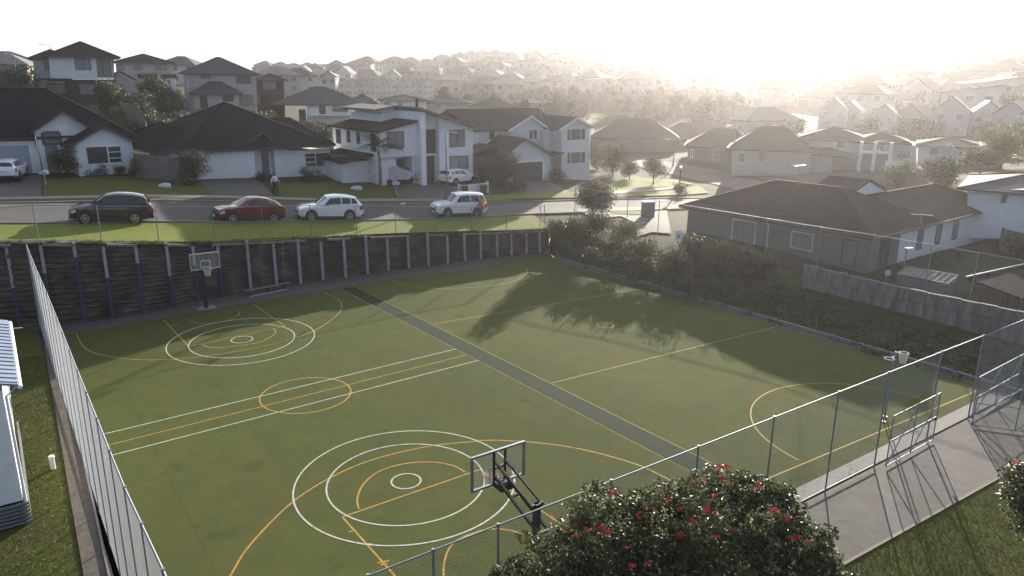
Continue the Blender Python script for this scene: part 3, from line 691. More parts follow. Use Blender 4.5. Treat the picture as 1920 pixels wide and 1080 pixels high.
drape('front_lawn', [(520,369),(640,373),(740,374)], [(520,345),(640,340),(735,346)], M['grass_lawn'], .07, 20, 8)
drape('driveway', [(-120,374),(0,371),(78,370)], [(-120,340),(0,338),(78,328)], M['asphalt'], .09, 14, 8)
drape('driveway', [(400,367),(515,370)], [(372,338),(478,334)], M['asphalt'], .10, 12, 8)
drape('driveway', [(745,375),(850,374),(905,371)], [(735,346),(800,346),(890,345)], M['drive'], .10, 14, 8)
drape('driveway', [(955,372),(1075,366)], [(945,342),(1030,340)], M['drive'], .10, 14, 8)
drape('grass_verge', [(905,378),(975,374),(1110,372),(1180,372)], [(905,368),(975,366),(1110,361),(1180,360)], M['grass_verge'], .11, 20, 4)
drape('pavement', [(1085,368),(1145,366),(1215,361),(1285,352)], [(1085,364),(1145,361.5),(1215,356.5),(1285,347)], M['concrete'], .14, 20, 3)
drape('grass_verge', [(1120,371.5),(1160,371),(1240,368.5),(1330,363)], [(1120,367),(1160,365.5),(1230,360.5),(1310,350)], M['grass_verge'], .12, 20, 4)
drape('grass_verge', [(1125,364),(1180,359),(1240,352),(1300,346)], [(1150,345),(1185,330),(1205,335),(1268,338)], M['grass_verge'], .12, 20, 5)
drape('road', [(1180,309),(1215,318),(1270,330),(1330,344),(1400,362)], [(1200,300),(1250,304),(1310,314),(1370,326),(1440,346)], M['asphalt'], .10, 40, 6)
drape('pavement', [(1120,412),(1165,407),(1205,428)], [(1075,394),(1145,391),(1228,388)], M['concrete'], .10, 16, 6)
drape('grass_verge', [(1145,402),(1185,405),(1212,404)], [(1145,396.5),(1190,398),(1216,398)], M['grass_verge'], .14, 12, 4)
drape('driveway', [(1195,446),(1222,437),(1258,440)], [(1180,402),(1205,399),(1250,396)], M['drive'], .10, 16, 6)
drape('grass_verge', [(1100,219),(1160,229),(1175,232)], [(1110,212),(1150,216),(1185,222)], M['grass_verge'], .15, 12, 4)
drape('grass_verge', [(960,181),(1000,180)], [(960,176),(1000,174)], M['grass_verge'], .3, 8, 3)
drape('road', [(1335,222),(1372,200),(1398,178),(1418,158)], [(1362,226),(1395,204),(1420,181),(1432,159)], M['concrete'], .5, 30, 6)

# ------------------------------------------------------------------ houses
class House:
    """a house front laid on the vertical plane over the base line A-B (pixels); local x along the front, y to the back"""
    def __init__(s, name, label, A, B, D=None, group=None, zbase=None, cat='house'):
        a = on(*A) if D is None else AtD(*A, D)
        if zbase is not None: a = G(A[0], A[1], zbase)
        d1 = ray(*B); b = None
        if D is not None and isinstance(B, tuple) and len(B) == 3: b = AtD(B[0], B[1], B[2])
        elif D is not None: b = AtD(B[0], B[1], D)
        elif zbase is not None: b = G(B[0], B[1], zbase)
        else: b = on(*B)
        s.a = a; s.rz = math.atan2(b.y-a.y, b.x-a.x); s.L = math.hypot(b.x-a.x, b.y-a.y)
        s.t = empty(name, a, s.rz, label, cat, group); s.c, s.s = math.cos(s.rz), math.sin(s.rz)
    def loc(s, px, py, y=0.0):
        d = ray(px, py); n = Vector((-s.s, s.c)); num = n.dot(Vector((s.a.x, s.a.y)))+y; t = num/n.dot(Vector((d.x, d.y)))
        wx, wy, wz = d.x*t-s.a.x, d.y*t-s.a.y, HC+d.z*t-s.a.z
        return wx*s.c+wy*s.s, wz
    def xl(s, px, py, y=0): return s.loc(px, py, y)[0]
    def zl(s, px, py, y=0): return s.loc(px, py, y)[1]
    def wall(s, pts, y, depth, m, name='wall', sink=1.2):
        """pixel polygon on plane y pushed back by depth; its two lowest points are carried below ground"""
        P = [s.loc(px, py, y) for px, py in pts]; zs = sorted(p[1] for p in P)[:2]
        P = [(x, z-sink if z in zs else z) for x, z in P]
        b = MB(); b.prism(P, y, y+depth); return b.build(name, M[m], s.t)
    def box(s, x0, x1, y0, y1, z0, z1, m, name='wall', par=None):
        b = MB(); b.box(x0, x1, y0, y1, z0, z1); return b.build(name, M[m], par or s.t)
    def gable(s, x0, x1, ze, xp, zp, y0, y1, m, ov=.4, th=.16, fascia='dark_trim'):
        """ridge runs back; eaves at x0,x1"""
        b = MB(); b.prism([(x0, ze), (xp, zp), (x1, ze), (x1, ze-th), (xp, zp-th*1.1), (x0, ze-th)], y0-ov, y1)
        o = b.build('roof', M[m], s.t)
        f = MB(); f.prism([(x0, ze-.03), (xp, zp-.03), (x1, ze-.03), (x1, ze-th-.06), (xp, zp-th*1.1-.06), (x0, ze-th-.06)], y0-ov-.05, y0-ov-.003)
        f.build('fascia', M[fascia], o); return o
    def gable_px(s, L, P, Rr, y, depth, m, ov=.4, fascia='dark_trim'):
        l, p, r = s.loc(*L, y-ov), s.loc(*P, y-ov), s.loc(*Rr, y-ov)
        b = MB(); th = .17
        b.prism([l, p, r, (r[0], r[1]-th), (p[0], p[1]-th*1.1), (l[0], l[1]-th)], y-ov, y+depth); o = b.build('roof', M[m], s.t)
        f = MB(); f.prism([(l[0], l[1]-.03), (p[0], p[1]-.03), (r[0], r[1]-.03), (r[0], r[1]-th-.06), (p[0], p[1]-th*1.1-.06), (l[0], l[1]-th-.06)], y-ov-.05, y-ov-.003)
        f.build('fascia', M[fascia], o)
        return o
    def hip(s, x0, x1, y0, y1, ze, zr, m, ov=.5, inset=None, along='x', th=.16, gutter=True):
        x0 -= ov; x1 += ov; y0 -= ov; y1 += ov; ym, xm = (y0+y1)/2, (x0+x1)/2
        if along == 'x':
            i = min((y1-y0)/2, (x1-x0)/2-.05) if inset is None else inset; r0, r1 = (x0+i, ym, zr), (x1-i, ym, zr)
            fs = [(4,5,9,8), (5,6,9), (6,7,8,9), (7,4,8)]
        else:
            i = min((x1-x0)/2, (y1-y0)/2-.05) if inset is None else inset; r0, r1 = (xm, y0+i, zr), (xm, y1-i, zr)
            fs = [(4,5,8), (5,6,9,8), (6,7,9), (7,4,8,9)]
        b = MB(); b.add([(x0,y0,ze-th),(x1,y0,ze-th),(x1,y1,ze-th),(x0,y1,ze-th),(x0,y0,ze),(x1,y0,ze),(x1,y1,ze),(x0,y1,ze),r0,r1],
                        [(3,2,1,0),(0,1,5,4),(1,2,6,5),(2,3,7,6),(3,0,4,7)]+fs)
        o = b.build('roof', M[m], s.t)
        # ridge capping
        c = MB(); P = [Vector((x0,y0,ze)), Vector((x1,y0,ze)), Vector((x1,y1,ze)), Vector((x0,y1,ze)), Vector(r0), Vector(r1)]; up = Vector((0,0,.03))
        e = [(4,5)] + ([(0,4),(3,4),(1,5),(2,5)] if along == 'x' else [(0,4),(1,4),(2,5),(3,5)])
        for i_, j in e: c.bar(P[i_]+up, P[j]+up, .18, .07)
        c.build('ridge_cap', M[m], o)
        if gutter:
            g = MB()
            for p, q in ((0,1),(1,2),(2,3),(3,0)):
                dd = Vector((0,0,-.07)); g.bar(P[p]+dd, P[q]+dd, .13, .13)
            g.build('gutter', M['dark_trim'], o)
        return o
    def win(s, px0, py0, px1, py1, y, cols=2, rows=1, frame='dark_trim', pane='glass', split=None, name='window', proud=.05):
        xs, zs = zip(*[s.loc(px, py, y) for px, py in ((px0, py1), (px1, py0))]); x0, x1, z0, z1 = xs[0], xs[1], zs[0], zs[1]
        return s.winl(x0, x1, z0, z1, y, cols, rows, frame, pane, split, name, proud)
    def winl(s, x0, x1, z0, z1, y, cols=2, rows=1, frame='dark_trim', pane='glass', split=None, name='window', proud=.05):
        w = .07; f = MB(); ya, yb = y-proud, y+.02
        f.box(x0, x1, ya, yb, z0, z0+w); f.box(x0, x1, ya, yb, z1-w, z1); f.box(x0, x0+w, ya, yb, z0+w, z1-w); f.box(x1-w, x1, ya, yb, z0+w, z1-w)
        cuts = split if split else [i/cols for i in range(1, cols)]
        for c in cuts: xx = x0+(x1-x0)*c; f.box(xx-w/2, xx+w/2, ya+.005, yb, z0+w, z1-w)
        for k in range(1, rows):
            zz = z0+(z1-z0)*k/rows; f.box(x0+w, x1-w, ya+.01, yb, zz-w/2, zz+w/2)
        o = f.build(name, M[frame], s.t)
        p = MB(); p.box(x0+w*.5, x1-w*.5, y-proud*.35, y+.012, z0+w*.5, z1-w*.5); p.build('pane', M[pane], o)
        return o
    def sidewin(s, x, y0, y1, z0, z1, left=True, frame='dark_trim', pane='glass'):
        q = -1 if left else 1; w = .07; f = MB(); xa, xb = sorted((x+q*.05, x-q*.02))
        f.box(xa, xb, y0, y1, z0, z0+w); f.box(xa, xb, y0, y1, z1-w, z1); f.box(xa, xb, y0, y0+w, z0+w, z1-w); f.box(xa, xb, y1-w, y1, z0+w, z1-w)
        o = f.build('window', M[frame], s.t); xa, xb = sorted((x+q*.02, x-q*.012)); p = MB(); p.box(xa, xb, y0+w*.5, y1-w*.5, z0+w*.5, z1-w*.5); p.build('pane', M[pane], o)
        return o
    def panel(s, px0, py0, px1, py1, y, m, name, proud=.04, down=0):
        x0, z1 = s.loc(px0, py0, y); x1, z0 = s.loc(px1, py1, y); b = MB(); b.box(x0, x1, y-proud, y+.02, z0-down, z1); o = b.build(name, M[m], s.t)
        return o
    def pipe(s, px0, py0, px1, py1, y, m='white_trim'):
        x0, z1 = s.loc(px0, py0, y); x1, z0 = s.loc(px1, py1, y); b = MB(); b.tube([(x0-.02, y-.35, z1+.12), (x0, y-.10, z1-.1), (x0, y-.08, z0)], .05, 8); return b.build('downpipe', M[m], s.t)

# --- left: white weatherboard bungalow with two front gables
h = House('house', 'single storey white weatherboard house with two front gables and a dark roof', (147,331), (252,324))
h.wall([(149,331),(142,271),(193,239),(246,262),(252,324)], 0, 9, 'white_board')
h.gable_px((126,273),(193,235),(260,266), 0, 9, 'roof_dark', .45)
h.win(164,272,228,309, 0, split=[.6], rows=1, frame='white_trim'); h.win(204,273,226,308, -.012, cols=1, rows=3, frame='white_trim', proud=.06)
h.wall([(84,322),(66,243),(118,209),(172,243),(178,322)], 2.2, 8, 'white_board')
h.gable_px((56,248),(118,205),(182,246), 2.2, 8, 'roof_dark', .5)
h.panel(80,246,113,268, 2.2, 'door_grey', 'gable_panel'); h.win(80,248,113,272, 2.19, cols=1, rows=2, proud=.07); h.panel(83,272,113,320, 2.2, 'door_grey', 'door', .06, .3)
h.wall([(-150,328),(-150,266),(64,264),(82,326)], 2.6, 9, 'white_wall')
h.panel(-70,277,61,324, 2.6, 'garage_grey', 'garage_door', .05, .3)
x0, x1 = h.xl(-170,262,2.6), h.xl(232,262,4); ze = h.zl(-60,264,2.6)+.1
h.hip(x0, x1, 2.6, 15, ze, h.zl(60,166,8.8), 'roof_dark', .5, inset=5.5)
h.pipe(65,250,73,318, 2.0); h.pipe(139,275,149,305, -.05); h.pipe(246,264,252,322, -.05)
# --- dark roofed bungalow with the pale garage
h = House('house', 'single storey house with a broad dark hipped roof and pale garage door', (345,340), (478,335))
h.wall([(347,340),(338,286),(476,280),(480,335)], 0, 9, 'white_wall'); h.panel(366,291,468,336, 0, 'garage_white', 'garage_door', .05, .25)
h.wall([(478,333),(470,262),(520,262),(524,332)], 1.2, 8, 'white_board'); h.win(488,264,507,284, 1.2, cols=1, rows=2); h.panel(489,285,506,330, 1.2, 'door_grey', 'door', .05, .3)
h.wall([(518,330),(512,268),(540,282),(619,282),(621,328)], .4, 8, 'white_wall')
h.win(572,285,618,314, .4, split=[.42], frame='white_trim'); h.win(572,285,591,314, .385, cols=1, rows=3, frame='white_trim', proud=.07)
ze = h.zl(420,284,-.4)+.1; x0, x1 = h.xl(340,284,0), h.xl(618,284,0)
h.hip(x0, x1, .1, 15.5, ze, h.zl(440,192,7.8), 'roof_dark', .5)
h.gable_px((462,268),(492,246),(540,284), 1.0, 7, 'roof_dark', .4)
h.hip(h.xl(508,284), h.xl(619,284), .35, 12.5, ze+.01, h.zl(545,221,6.4), 'roof_dark', .5, inset=1.6)
h.hip(h.xl(300,284), h.xl(420,284), 3.2, 13, ze+.02, h.zl(380,226,8), 'roof_dark', .4)
h.pipe(346,286,350,338, -.05); h.pipe(468,268,479,332, 1.0)
# --- white modern two storey house
h = House('house', 'two storey white modern house with sloping mono roofs and a brown timber entry panel', (716,351), (885,341))
FZ = h.zl(715,262); xa, xb = h.xl(716,346), h.xl(776,346)
D1 = 11.0
z0_, z1_ = h.zl(716,300), 0
b = MB(); x0 = h.xl(714,300); x1 = h.xl(784,300); zt0, zt1 = h.zl(714,247), h.zl(776,228); zb = h.zl(745,294)
b.prism([(x0, zb), (x1, zb), (x1, zt1), (x0, zt0)], 0, D1); b.build('wall', M['white_board'], h.t)
b = MB(); x0g = h.xl(736,345,1.4); b.box(x0, x0g, .5, D1, -1.5, zb); b.box(h.xl(766,340,1.4), x1, .5, D1, -1.5, zb); b.box(x0g, h.xl(766,340,1.4), 2.2, D1, -1.5, zb-.02); b.build('lower_wall', M['white_board'], h.t)
h.panel(728,299,765,344, 2.2, 'garage_dark', 'garage_door', .05, .3)
b = MB(); zL = lambda x: zt0+(zt1-zt0)*(x-x0)/(x1-x0)
b.prism([(x0-.5, zL(x0-.5)), (x1-.02, zL(x1)), (x1-.02, zL(x1)+.18), (x0-.5, zL(x0-.5)+.18)], -.45, D1+.4); b.build('roof', M['roof_dark'], h.t)
h.win(726,246,757,279, 0, cols=2, pane='curtain_glass'); h.sidewin(x0, .8, 2.0, zb+.5, zt0-.25); h.sidewin(x0, 4.4, 5.2, zb+1.0, zt0-.3); h.sidewin(x0, 6.7, 7.5, zb+1.0, zt0-.3); h.sidewin(x0, 9, 10.2, zb+.7, zt0-.3)
# tall fin and right hand part under a long falling roof
xf0, xf1 = h.xl(783,346), h.xl(792,346); zp = h.zl(788,205); xr = h.xl(884,345); zr = h.zl(884,240)
ztop = lambda x: zp+(zr-zp)*(x-xf0)/(xr-xf0)
xc = x1-.02; zc = h.zl(698,208,6)
b = MB(); b.box(xf0, xf1, -.9, 9, -1.5, ztop(xf1)-.05); b.build('fin_wall', M['white_wall'], h.t)
xm = h.xl(822,345)
b = MB(); b.prism([(xf1, -1.5), (xm, -1.5), (xm, ztop(xm)), (xf1, ztop(xf1))], .5, 10); b.build('wall', M['white_wall'], h.t)
b = MB(); b.prism([(xm, -1.5), (xr, -1.5), (xr, zr), (xm, ztop(xm))], -.3, 10); b.build('wall', M['white_board'], h.t)
b = MB(); b.prism([(h.xl(708,205,5), zp-.5), (xf0, zp-.5), (xf0, zp), (h.xl(708,205,5), zp-.25)], 4.5, 11); b.prism([(h.xl(700,208,6), zp-1.6), (xf0, zp-1.6), (xf0, zp-.48), (h.xl(700,208,6), zp-.55)], 4.4, 11.5); b.build('clerestory_wall', M['white_wall'], h.t)
b = MB(); b.prism([(xf0-.25, zp+.06), (xr+.6, ztop(xr+.6)), (xr+.6, ztop(xr+.6)+.2), (xf0-.25, zp+.26)], -1.2, 10.6)
b.prism([(h.xl(696,206,5), zp-.32), (xf0-.26, zp+.05), (xf0-.26, zp+.25), (h.xl(696,206,5), zp-.1)], 4.0, 12.2); b.build('roof', M['roof_tan'], h.t)
h.panel(790,243,824,286, .5, 'timber_dark', 'entry_panel', .10); h.panel(791,293,815,339, .5, 'door_dark', 'door', .06, .35)
h.win(843,243,871,276, -.3, cols=2, pane='curtain_glass'); h.win(843,291,878,318, -.3, cols=2, pane='curtain_glass')
b = MB(); b.tube([(xf0+3.6, 6, zp-.4), (xf0+3.6, 6, zp+.9)], .16, 8); b.build('flue', M['steel_black'], h.t)
# lean-to on the left
b = MB(); q0 = h.xl(636,280,3); b.box(q0, x0-.05, 2.5, 9, -1.5, 2.4); b.build('lower_wall', M['white_board'], h.t)
b = MB(); b.prism([(q0-.4, 2.35), (x0-.02, 3.0), (x0-.02, 3.15), (q0-.4, 2.5)], 1.4, 9.5); b.build('roof', M['roof_dark'], h.t)
# --- pale grey gabled two storey house
h = House('house', 'two storey pale grey weatherboard house with three gables and white trimmed windows', (948,341), (1030,340))
h.wall([(946,342),(945,294),(985,263),(1031,291),(1033,340)], 0, 6, 'grey_board'); h.gable_px((938,297),(985,258),(1038,289), 0, 6, 'roof_brown', .4)
h.panel(958,303,1019,340, 0, 'white_trim', 'door_frame', .04, .3); h.panel(961,306,1016,341, 0, 'garage_dark', 'garage_door', .08, .3)
h.wall([(955,335),(955,243),(997,219),(1024,241),(1024,335)], 4, 8, 'grey_board'); h.gable_px((953,244),(997,216),(1030,240), 4, 8, 'roof_brown', .4, 'white_trim')
h.win(991,242,1008,262, 4, cols=2, frame='white_trim')
h.wall([(1054,332),(1052,241),(1082,223),(1106,239),(1106,332)], 1.5, 10, 'grey_board'); h.gable_px((1048,243),(1083,219),(1113,237), 1.5, 10, 'roof_brown', .4, 'white_trim')
h.win(1062,240,1098,264, 1.5, split=[.2,.75], frame='white_trim'); h.win(1062,283,1098,308, 1.5, split=[.2,.75], frame='white_trim')
h.wall([(1020,333),(1020,243),(1056,241),(1056,333)], 3.2, 8, 'grey_board')
h.wall([(884,333),(884,243),(958,243),(958,333)], 5, 7, 'grey_board'); h.win(915,241,928,263, 5, cols=1, frame='white_trim')
xa, xb = h.xl(884,243,5), h.xl(1056,243,5); ze = h.zl(930,243,5)
b = MB(); yr = 10.5; zrr = h.zl(940,203,yr); b.add([(xa, 4.5, ze), (xb, 4.5, ze), (xb, yr, zrr), (xa, yr, zrr), (xa, 16, ze), (xb, 16, ze), (xa, 4.5, ze-.15), (xb, 4.5, ze-.15), (xb, 16, ze-.15), (xa, 16, ze-.15)],
      [(0,1,2,3),(3,2,5,4),(6,9,8,7),(6,7,1,0),(4,5,8,9),(1,7,8,5,2),(0,3,4,9,6)]); b.build('roof', M['roof_brown'], h.t)
h.gable_px((886,287),(930,272),(958,290), 1.8, 4, 'roof_brown', .2); h.box(h.xl(1022,300,1.5), h.xl(1052,300,1.5), .8, 4.5, 2.55, 2.75, 'roof_brown', 'porch_roof')
h.pipe(959,245,959,270, 4); h.pipe(1028,243,1028,268, 3.2); h.pipe(1106,241,1106,325, 1.5)
# --- upper left two storey house with the dark brick ground floor
h = House('house', 'two storey house on the rise, white upper floor over dark brick, pyramid roof', (88,184), (216,184), 128)
h.wall([(90,186),(90,150),(216,150),(216,186)], .6, 9, 'dark_brick'); h.wall([(95,148),(91,106),(180,106),(183,148)], 0, 8, 'white_board', sink=0); h.wall([(181,146),(180,106),(214,106),(214,146)], .9, 8, 'cream_board', sink=0)
h.win(142,109,169,131, 0, cols=2, pane='curtain_glass'); h.win(181,112,206,143, .9, cols=2, rows=2, pane='curtain_glass'); h.win(150,157,177,178, .6, cols=2, pane='curtain_glass'); h.win(88,157,122,176, .6, cols=2, pane='curtain_glass')
x0, x1 = h.xl(92,106), h.xl(215,106); ze = h.zl(150,106)
h.hip(x0, x1, 0, 10, ze, h.zl(149,78,5), 'roof_dark', .7)
h.wall([(64,186),(62,110),(96,110),(96,186)], 3, 7, 'cream_board'); h.hip(h.xl(60,108,3), h.xl(130,108,3), 3, 10, h.zl(60,109,3), h.zl(95,93,6.5), 'roof_dark', .5); h.win(84,117,93,132, 3, cols=1)
h.box(h.xl(70,150), h.xl(136,150), -2.2, .5, h.zl(100,150), h.zl(100,147), 'roof_dark', 'porch_roof'); h.panel(72,152,122,156, -.2, 'white_trim', 'beam')
h.wall([(216,184),(216,136),(244,150),(246,184)], 1.5, 6, 'cream_board'); h.gable_px((208,138),(226,133),(255,148), 1.5, 6, 'roof_dark', .4); h.panel(221,158,234,182, 1.5, 'timber_dark', 'door'); h.pipe(180,148,184,186, -.1)
# --- pale house behind, with cars on its forecourt
h = House('house', 'pale two storey house with a low hipped roof behind the parked van', (218,182), (322,182), 165)
h.wall([(218,184),(217,117),(322,117),(322,184)], 0, 9, 'cream_board'); h.hip(h.xl(217,117), h.xl(322,117), 0, 10, h.zl(270,117), h.zl(270,101,5), 'roof_dark', .6)
h.win(218,120,231,132, 0, pane='curtain_glass'); h.win(252,118,266,132, 0, pane='curtain_glass'); h.win(291,120,312,132, 0, cols=2, pane='curtain_glass'); h.box(h.xl(258,140), h.xl(330,140), -3, 0, h.zl(290,146), h.zl(290,139), 'roof_dark', 'porch_roof')
h.wall([(262,172),(262,147),(330,147),(330,172)], -2.6, 2.4, 'white_wall'); h.win(303,150,319,166, -2.6, pane='curtain_glass')
# --- beige two storey
h = House('house', 'beige two storey house with a steep grey hipped roof and low front porch roof', (345,212), (478,212), 126)
h.wall([(347,214),(344,139),(480,137),(482,214)], 1.5, 9, 'cream_board'); h.hip(h.xl(344,138,1.5), h.xl(478,138,1.5), 1.5, 11.5, h.zl(410,138,1.5), h.zl(406,107,6.5), 'roof_grey', .6)
h.wall([(364,212),(362,175),(448,175),(448,212)], -1, 2.5, 'cream_board'); h.hip(h.xl(362,175,-1), h.xl(448,175,-1), -1, 4, h.zl(400,175,-1), h.zl(402,153,1.5), 'roof_grey', .5)
h.win(377,138,395,147, 1.5, frame='dark_trim', cols=1); h.win(443,139,470,157, 1.5, cols=2); h.panel(374,179,391,208, -1, 'door_dark', 'door'); h.win(418,178,438,190, -1, cols=1); h.win(442,178,474,198, 1.5, cols=3, pane='curtain_glass')
h.pipe(350,140,353,172, 1.4)
# --- dark brick house at its side
h = House('house', 'narrow dark brick house with an upper balcony beside the beige house', (483,206), (533,206), 133)
h.wall([(482,208),(481,150),(532,150),(534,208)], 0, 9, 'dark_brick'); h.hip(h.xl(481,150), h.xl(532,150), 0, 9, h.zl(505,150), h.zl(500,138,4.5), 'roof_dark', .6)
h.win(493,153,518,168, 0, cols=2, pane='curtain_glass'); h.win(481,176,488,196, 0, cols=1, pane='curtain_glass'); h.panel(492,170,532,178, 0, 'door_dark', 'balcony', .5); h.win(500,182,514,198, 0, cols=2)
# --- grey hip roof house
h = House('house', 'white house under a wide blue grey tiled hip roof, small balcony', (548,242), (705,240), 124)
h.wall([(575,260),(575,196),(680,196),(680,260)], 0, 9, 'white_wall'); h.wall([(678,255),(678,194),(700,194),(700,255)], 3, 7, 'dark_brick')
h.hip(h.xl(516,196), h.xl(682,196), 0, 12, h.zl(610,196), h.zl(612,163,6), 'roof_grey', .7); h.hip(h.xl(660,193,3), h.xl(702,193,3), 3, 11, h.zl(690,193,3), h.zl(680,176,7), 'roof_grey', .6)
h.win(599,198,610,214, 0, cols=1); h.win(626,197,662,205, 0, cols=1); h.panel(624,204,652,209, 0, 'dark_trim', 'balcony', .4); h.box(h.xl(580,214), h.xl(664,214), -1.8, 0, h.zl(620,216), h.zl(620,214), 'white_trim', 'terrace'); h.win(595,230,612,241, 0); h.panel(560,205,575,240, 0, 'dark_brick', 'side_wall', .3)
# --- roofs between
def simple(label, A, B, D, py_e, py_r, depth, wm, rm, wins=(), inset=None, name='house', group=None, floors=None, along='x'):
    h = House(name, label, A, B, D, group)
    h.wall([(A[0], A[1]+3), (A[0], py_e), (B[0], py_e), (B[0], B[1]+3)], 0, depth, wm)
    h.hip(h.xl(A[0], py_e), h.xl(B[0], py_e), 0, depth, h.zl((A[0]+B[0])/2, py_e), h.zl((A[0]+B[0])/2, py_r, depth/2), rm, .6, inset, along)
    for w in wins: h.win(*w[:4], 0, cols=w[4] if len(w) > 4 else 2, frame=w[5] if len(w) > 5 else 'dark_trim', pane='curtain_glass')
    return h
simple('white house with a dark roof between the blue grey roof and the chimney flue', (712,222), (800,222), 152, 188, 178, 10, 'white_wall', 'roof_dark', [(720,191,731,200),(745,192,754,201)])
simple('low brown roofed house behind the modern white house', (800,224), (880,224), 158, 193, 181, 11, 'cream_board', 'roof_brown', [(815,196,826,204)])
simple('dark pyramid roofed house behind the flue of the modern house', (882,222), (968,222), 165, 200, 181, 12, 'cream_board', 'roof_brown', [(930,203,940,212)])
simple('low pale house peeping over the grey gabled house', (968,212), (1030,212), 172, 193, 184, 9, 'white_wall', 'roof_grey', [(985,196,1000,203)])
simple('broad hazy hip roofed bungalow past the round clipped hedge', (1112,292), (1268,293), 132, 258, 222, 15, 'tan_brick', 'roof_brown', [(1140,262,1156,276),(1190,263,1206,276)], inset=5)
simple('hazy bungalow with a pale garage beyond the street corner', (1226,290), (1372,292), 142, 263, 231, 14, 'cream_board', 'roof_brown', [(1230,266,1244,278),(1258,266,1273,278)], inset=5)
simple('brown roofed bungalow with white garage doors facing the side street', (1290,306), (1420,308), 116, 276, 241, 13, 'tan_brick', 'roof_brown', [(1294,280,1300,296,1,'white_trim'),(1336,280,1350,300,1,'white_trim')], inset=4)
simple('hazy house behind the streak of sunlight with a wide brown roof', (1372,310), (1520,308), 106, 281, 237, 13, 'cream_board', 'roof_brown', [(1382,286,1398,305,1,'white_trim'),(1420,286,1434,302)], inset=4)
simple('dark roofed hazy house low behind the clipped hedge row', (1105,262), (1215,262), 160, 240, 216, 13, 'tan_brick', 'roof_brown', [(1130,243,1144,255)], inset=5)
simple('long low hazy house beneath the uphill street', (1395,282), (1500,282), 146, 258, 236, 12, 'cream_board', 'roof_brown', [(1420,262,1434,274)], inset=4)
h = House('house', 'large two storey hazy house with white balcony columns and brown roof', (1470,330), (1690,324), 112)
h.wall([(1505,328),(1505,262),(1620,262),(1620,328)], 0, 10, 'white_wall'); h.hip(h.xl(1500,262), h.xl(1625,262), 0, 11, h.zl(1560,262), h.zl(1560,237,5.5), 'roof_brown', .7)
h.wall([(1615,326),(1615,268),(1668,268),(1668,326)], -1.5, 9, 'cream_board'); h.hip(h.xl(1612,267,-1.5), h.xl(1700,267,-1.5), -1.5, 9, h.zl(1650,267,-1.5), h.zl(1655,246,3.5), 'roof_brown', .6)
h.wall([(1668,326),(1668,272),(1718,272),(1718,326)], 1, 7, 'white_board'); h.win(1570,265,1585,277, 0); h.win(1640,264,1660,283, -1.5, cols=2, frame='white_trim'); h.win(1683,281,1708,296, 1, cols=3, frame='white_trim')
for px in (1612, 1638, 1668):
    x = h.xl(px, 300, -3); h.box(x-.2, x+.2, -3.2, -2.8, -.5, h.zl(1640,266,-3), 'white_trim', 'column')
h.box(h.xl(1610,290,-3), h.xl(1670,290,-3), -3.3, -1.5, h.zl(1640,288,-3), h.zl(1640,285,-3), 'white_trim', 'balcony'); h.wall([(1660,328),(1660,302),(1718,304),(1718,328)], -4, .2, 'white_wall', 'garden_wall')
h.wall([(1470,330),(1470,292),(1560,292),(1560,330)], -4, 4, 'cream_board'); h.hip(h.xl(1470,290,-4), h.xl(1600,290,-4), -4, 2, h.zl(1530,290,-4), h.zl(1535,277,-1), 'roof_brown', .5)
h = simple('hazy white house with a small arched porch gable among trees', (1722,322), (1842,322), 120, 274, 256, 10, 'white_wall', 'roof_brown', [(1742,278,1760,290),(1796,282,1805,312,1)])
h.gable_px((1764,286),(1782,269),(1800,284), -.6, 3, 'roof_brown', .3, 'white_trim')
h = House('house', 'grey roofed white house cut off by the picture edge beside trees', (1815,420), (2050,410), 72)
h.wall([(1815,420),(1815,357),(2060,352),(2060,420)], 0, 8, 'white_board'); h.hip(h.xl(1812,357), h.xl(2060,354), 0, 10, h.zl(1880,357), h.zl(1900,322,5), 'roof_grey', .6); h.win(1876,362,1890,380, 0, cols=1)

# --- the large brown roofed house on the right
cz = 4.0; C0, C1, C2 = G(1640,447,cz), G(1250,389,cz), G(1889,385,cz)
ux = (C2-C0); ux.z = 0; Lr = ux.length; ux.normalize(); uy = Vector((-ux.y, ux.x, 0)); Ll = (C1-C0).dot(uy)
zb = 1.25; t_rz = math.atan2(ux.y, ux.x)
h = House.__new__(House); h.a = Vector((C0.x, C0.y, zb)); h.rz = t_rz; h.c, h.s = math.cos(t_rz), math.sin(t_rz); H0 = cz-zb
h.t = empty('house', h.a, t_rz, 'large L shaped brown roofed house behind the bank and boundary fence', 'house')
ov = .55; W = 8.5; Dp = 8.8
# wings: right wing along x (depth W), left wing along y (width Dp)
b = MB(); b.plate([(ov, ov), (5.2, ov), (5.2, W), (Dp, W), (Dp, Ll-ov), (ov, Ll-ov)], -1.5, H0-.12); b.build('wall', M['tan_brick'], h.t)
h.box(5.2, Lr-ov, ov-.01, W-.4, -2.5, H0-.12, 'white_board')
zr2 = 2.35
h.hip(ov, Lr-ov, ov, W, H0, H0+zr2*.72, 'roof_brown', ov)
h.hip(ov, Dp+1.5, ov+.05, Ll-ov, H0+.004, H0+zr2, 'roof_brown', ov, along='y')
def tolocal(p): q = p-h.a; return Vector((q.x*h.c+q.y*h.s, -q.x*h.s+q.y*h.c, q.z))
gz = 5.72-zb                                               # white gablet over the valley of the two roofs
b = MB(); b.prism([(5.6, gz-.4), (11.2, gz-.4), (11.2, gz), (8.5, gz+.95), (5.6, gz+.1)], 4.95, 5.05); b.build('gable_panel', M['white_trim'], h.t)
b = MB(); b.prism([(5.4, gz+.10), (8.5, gz+1.02), (11.5, gz-.02), (11.5, gz+.09), (8.5, gz+1.15), (5.4, gz+.22)], 4.8, 8.2); b.build('roof', M['roof_brown'], h.t)
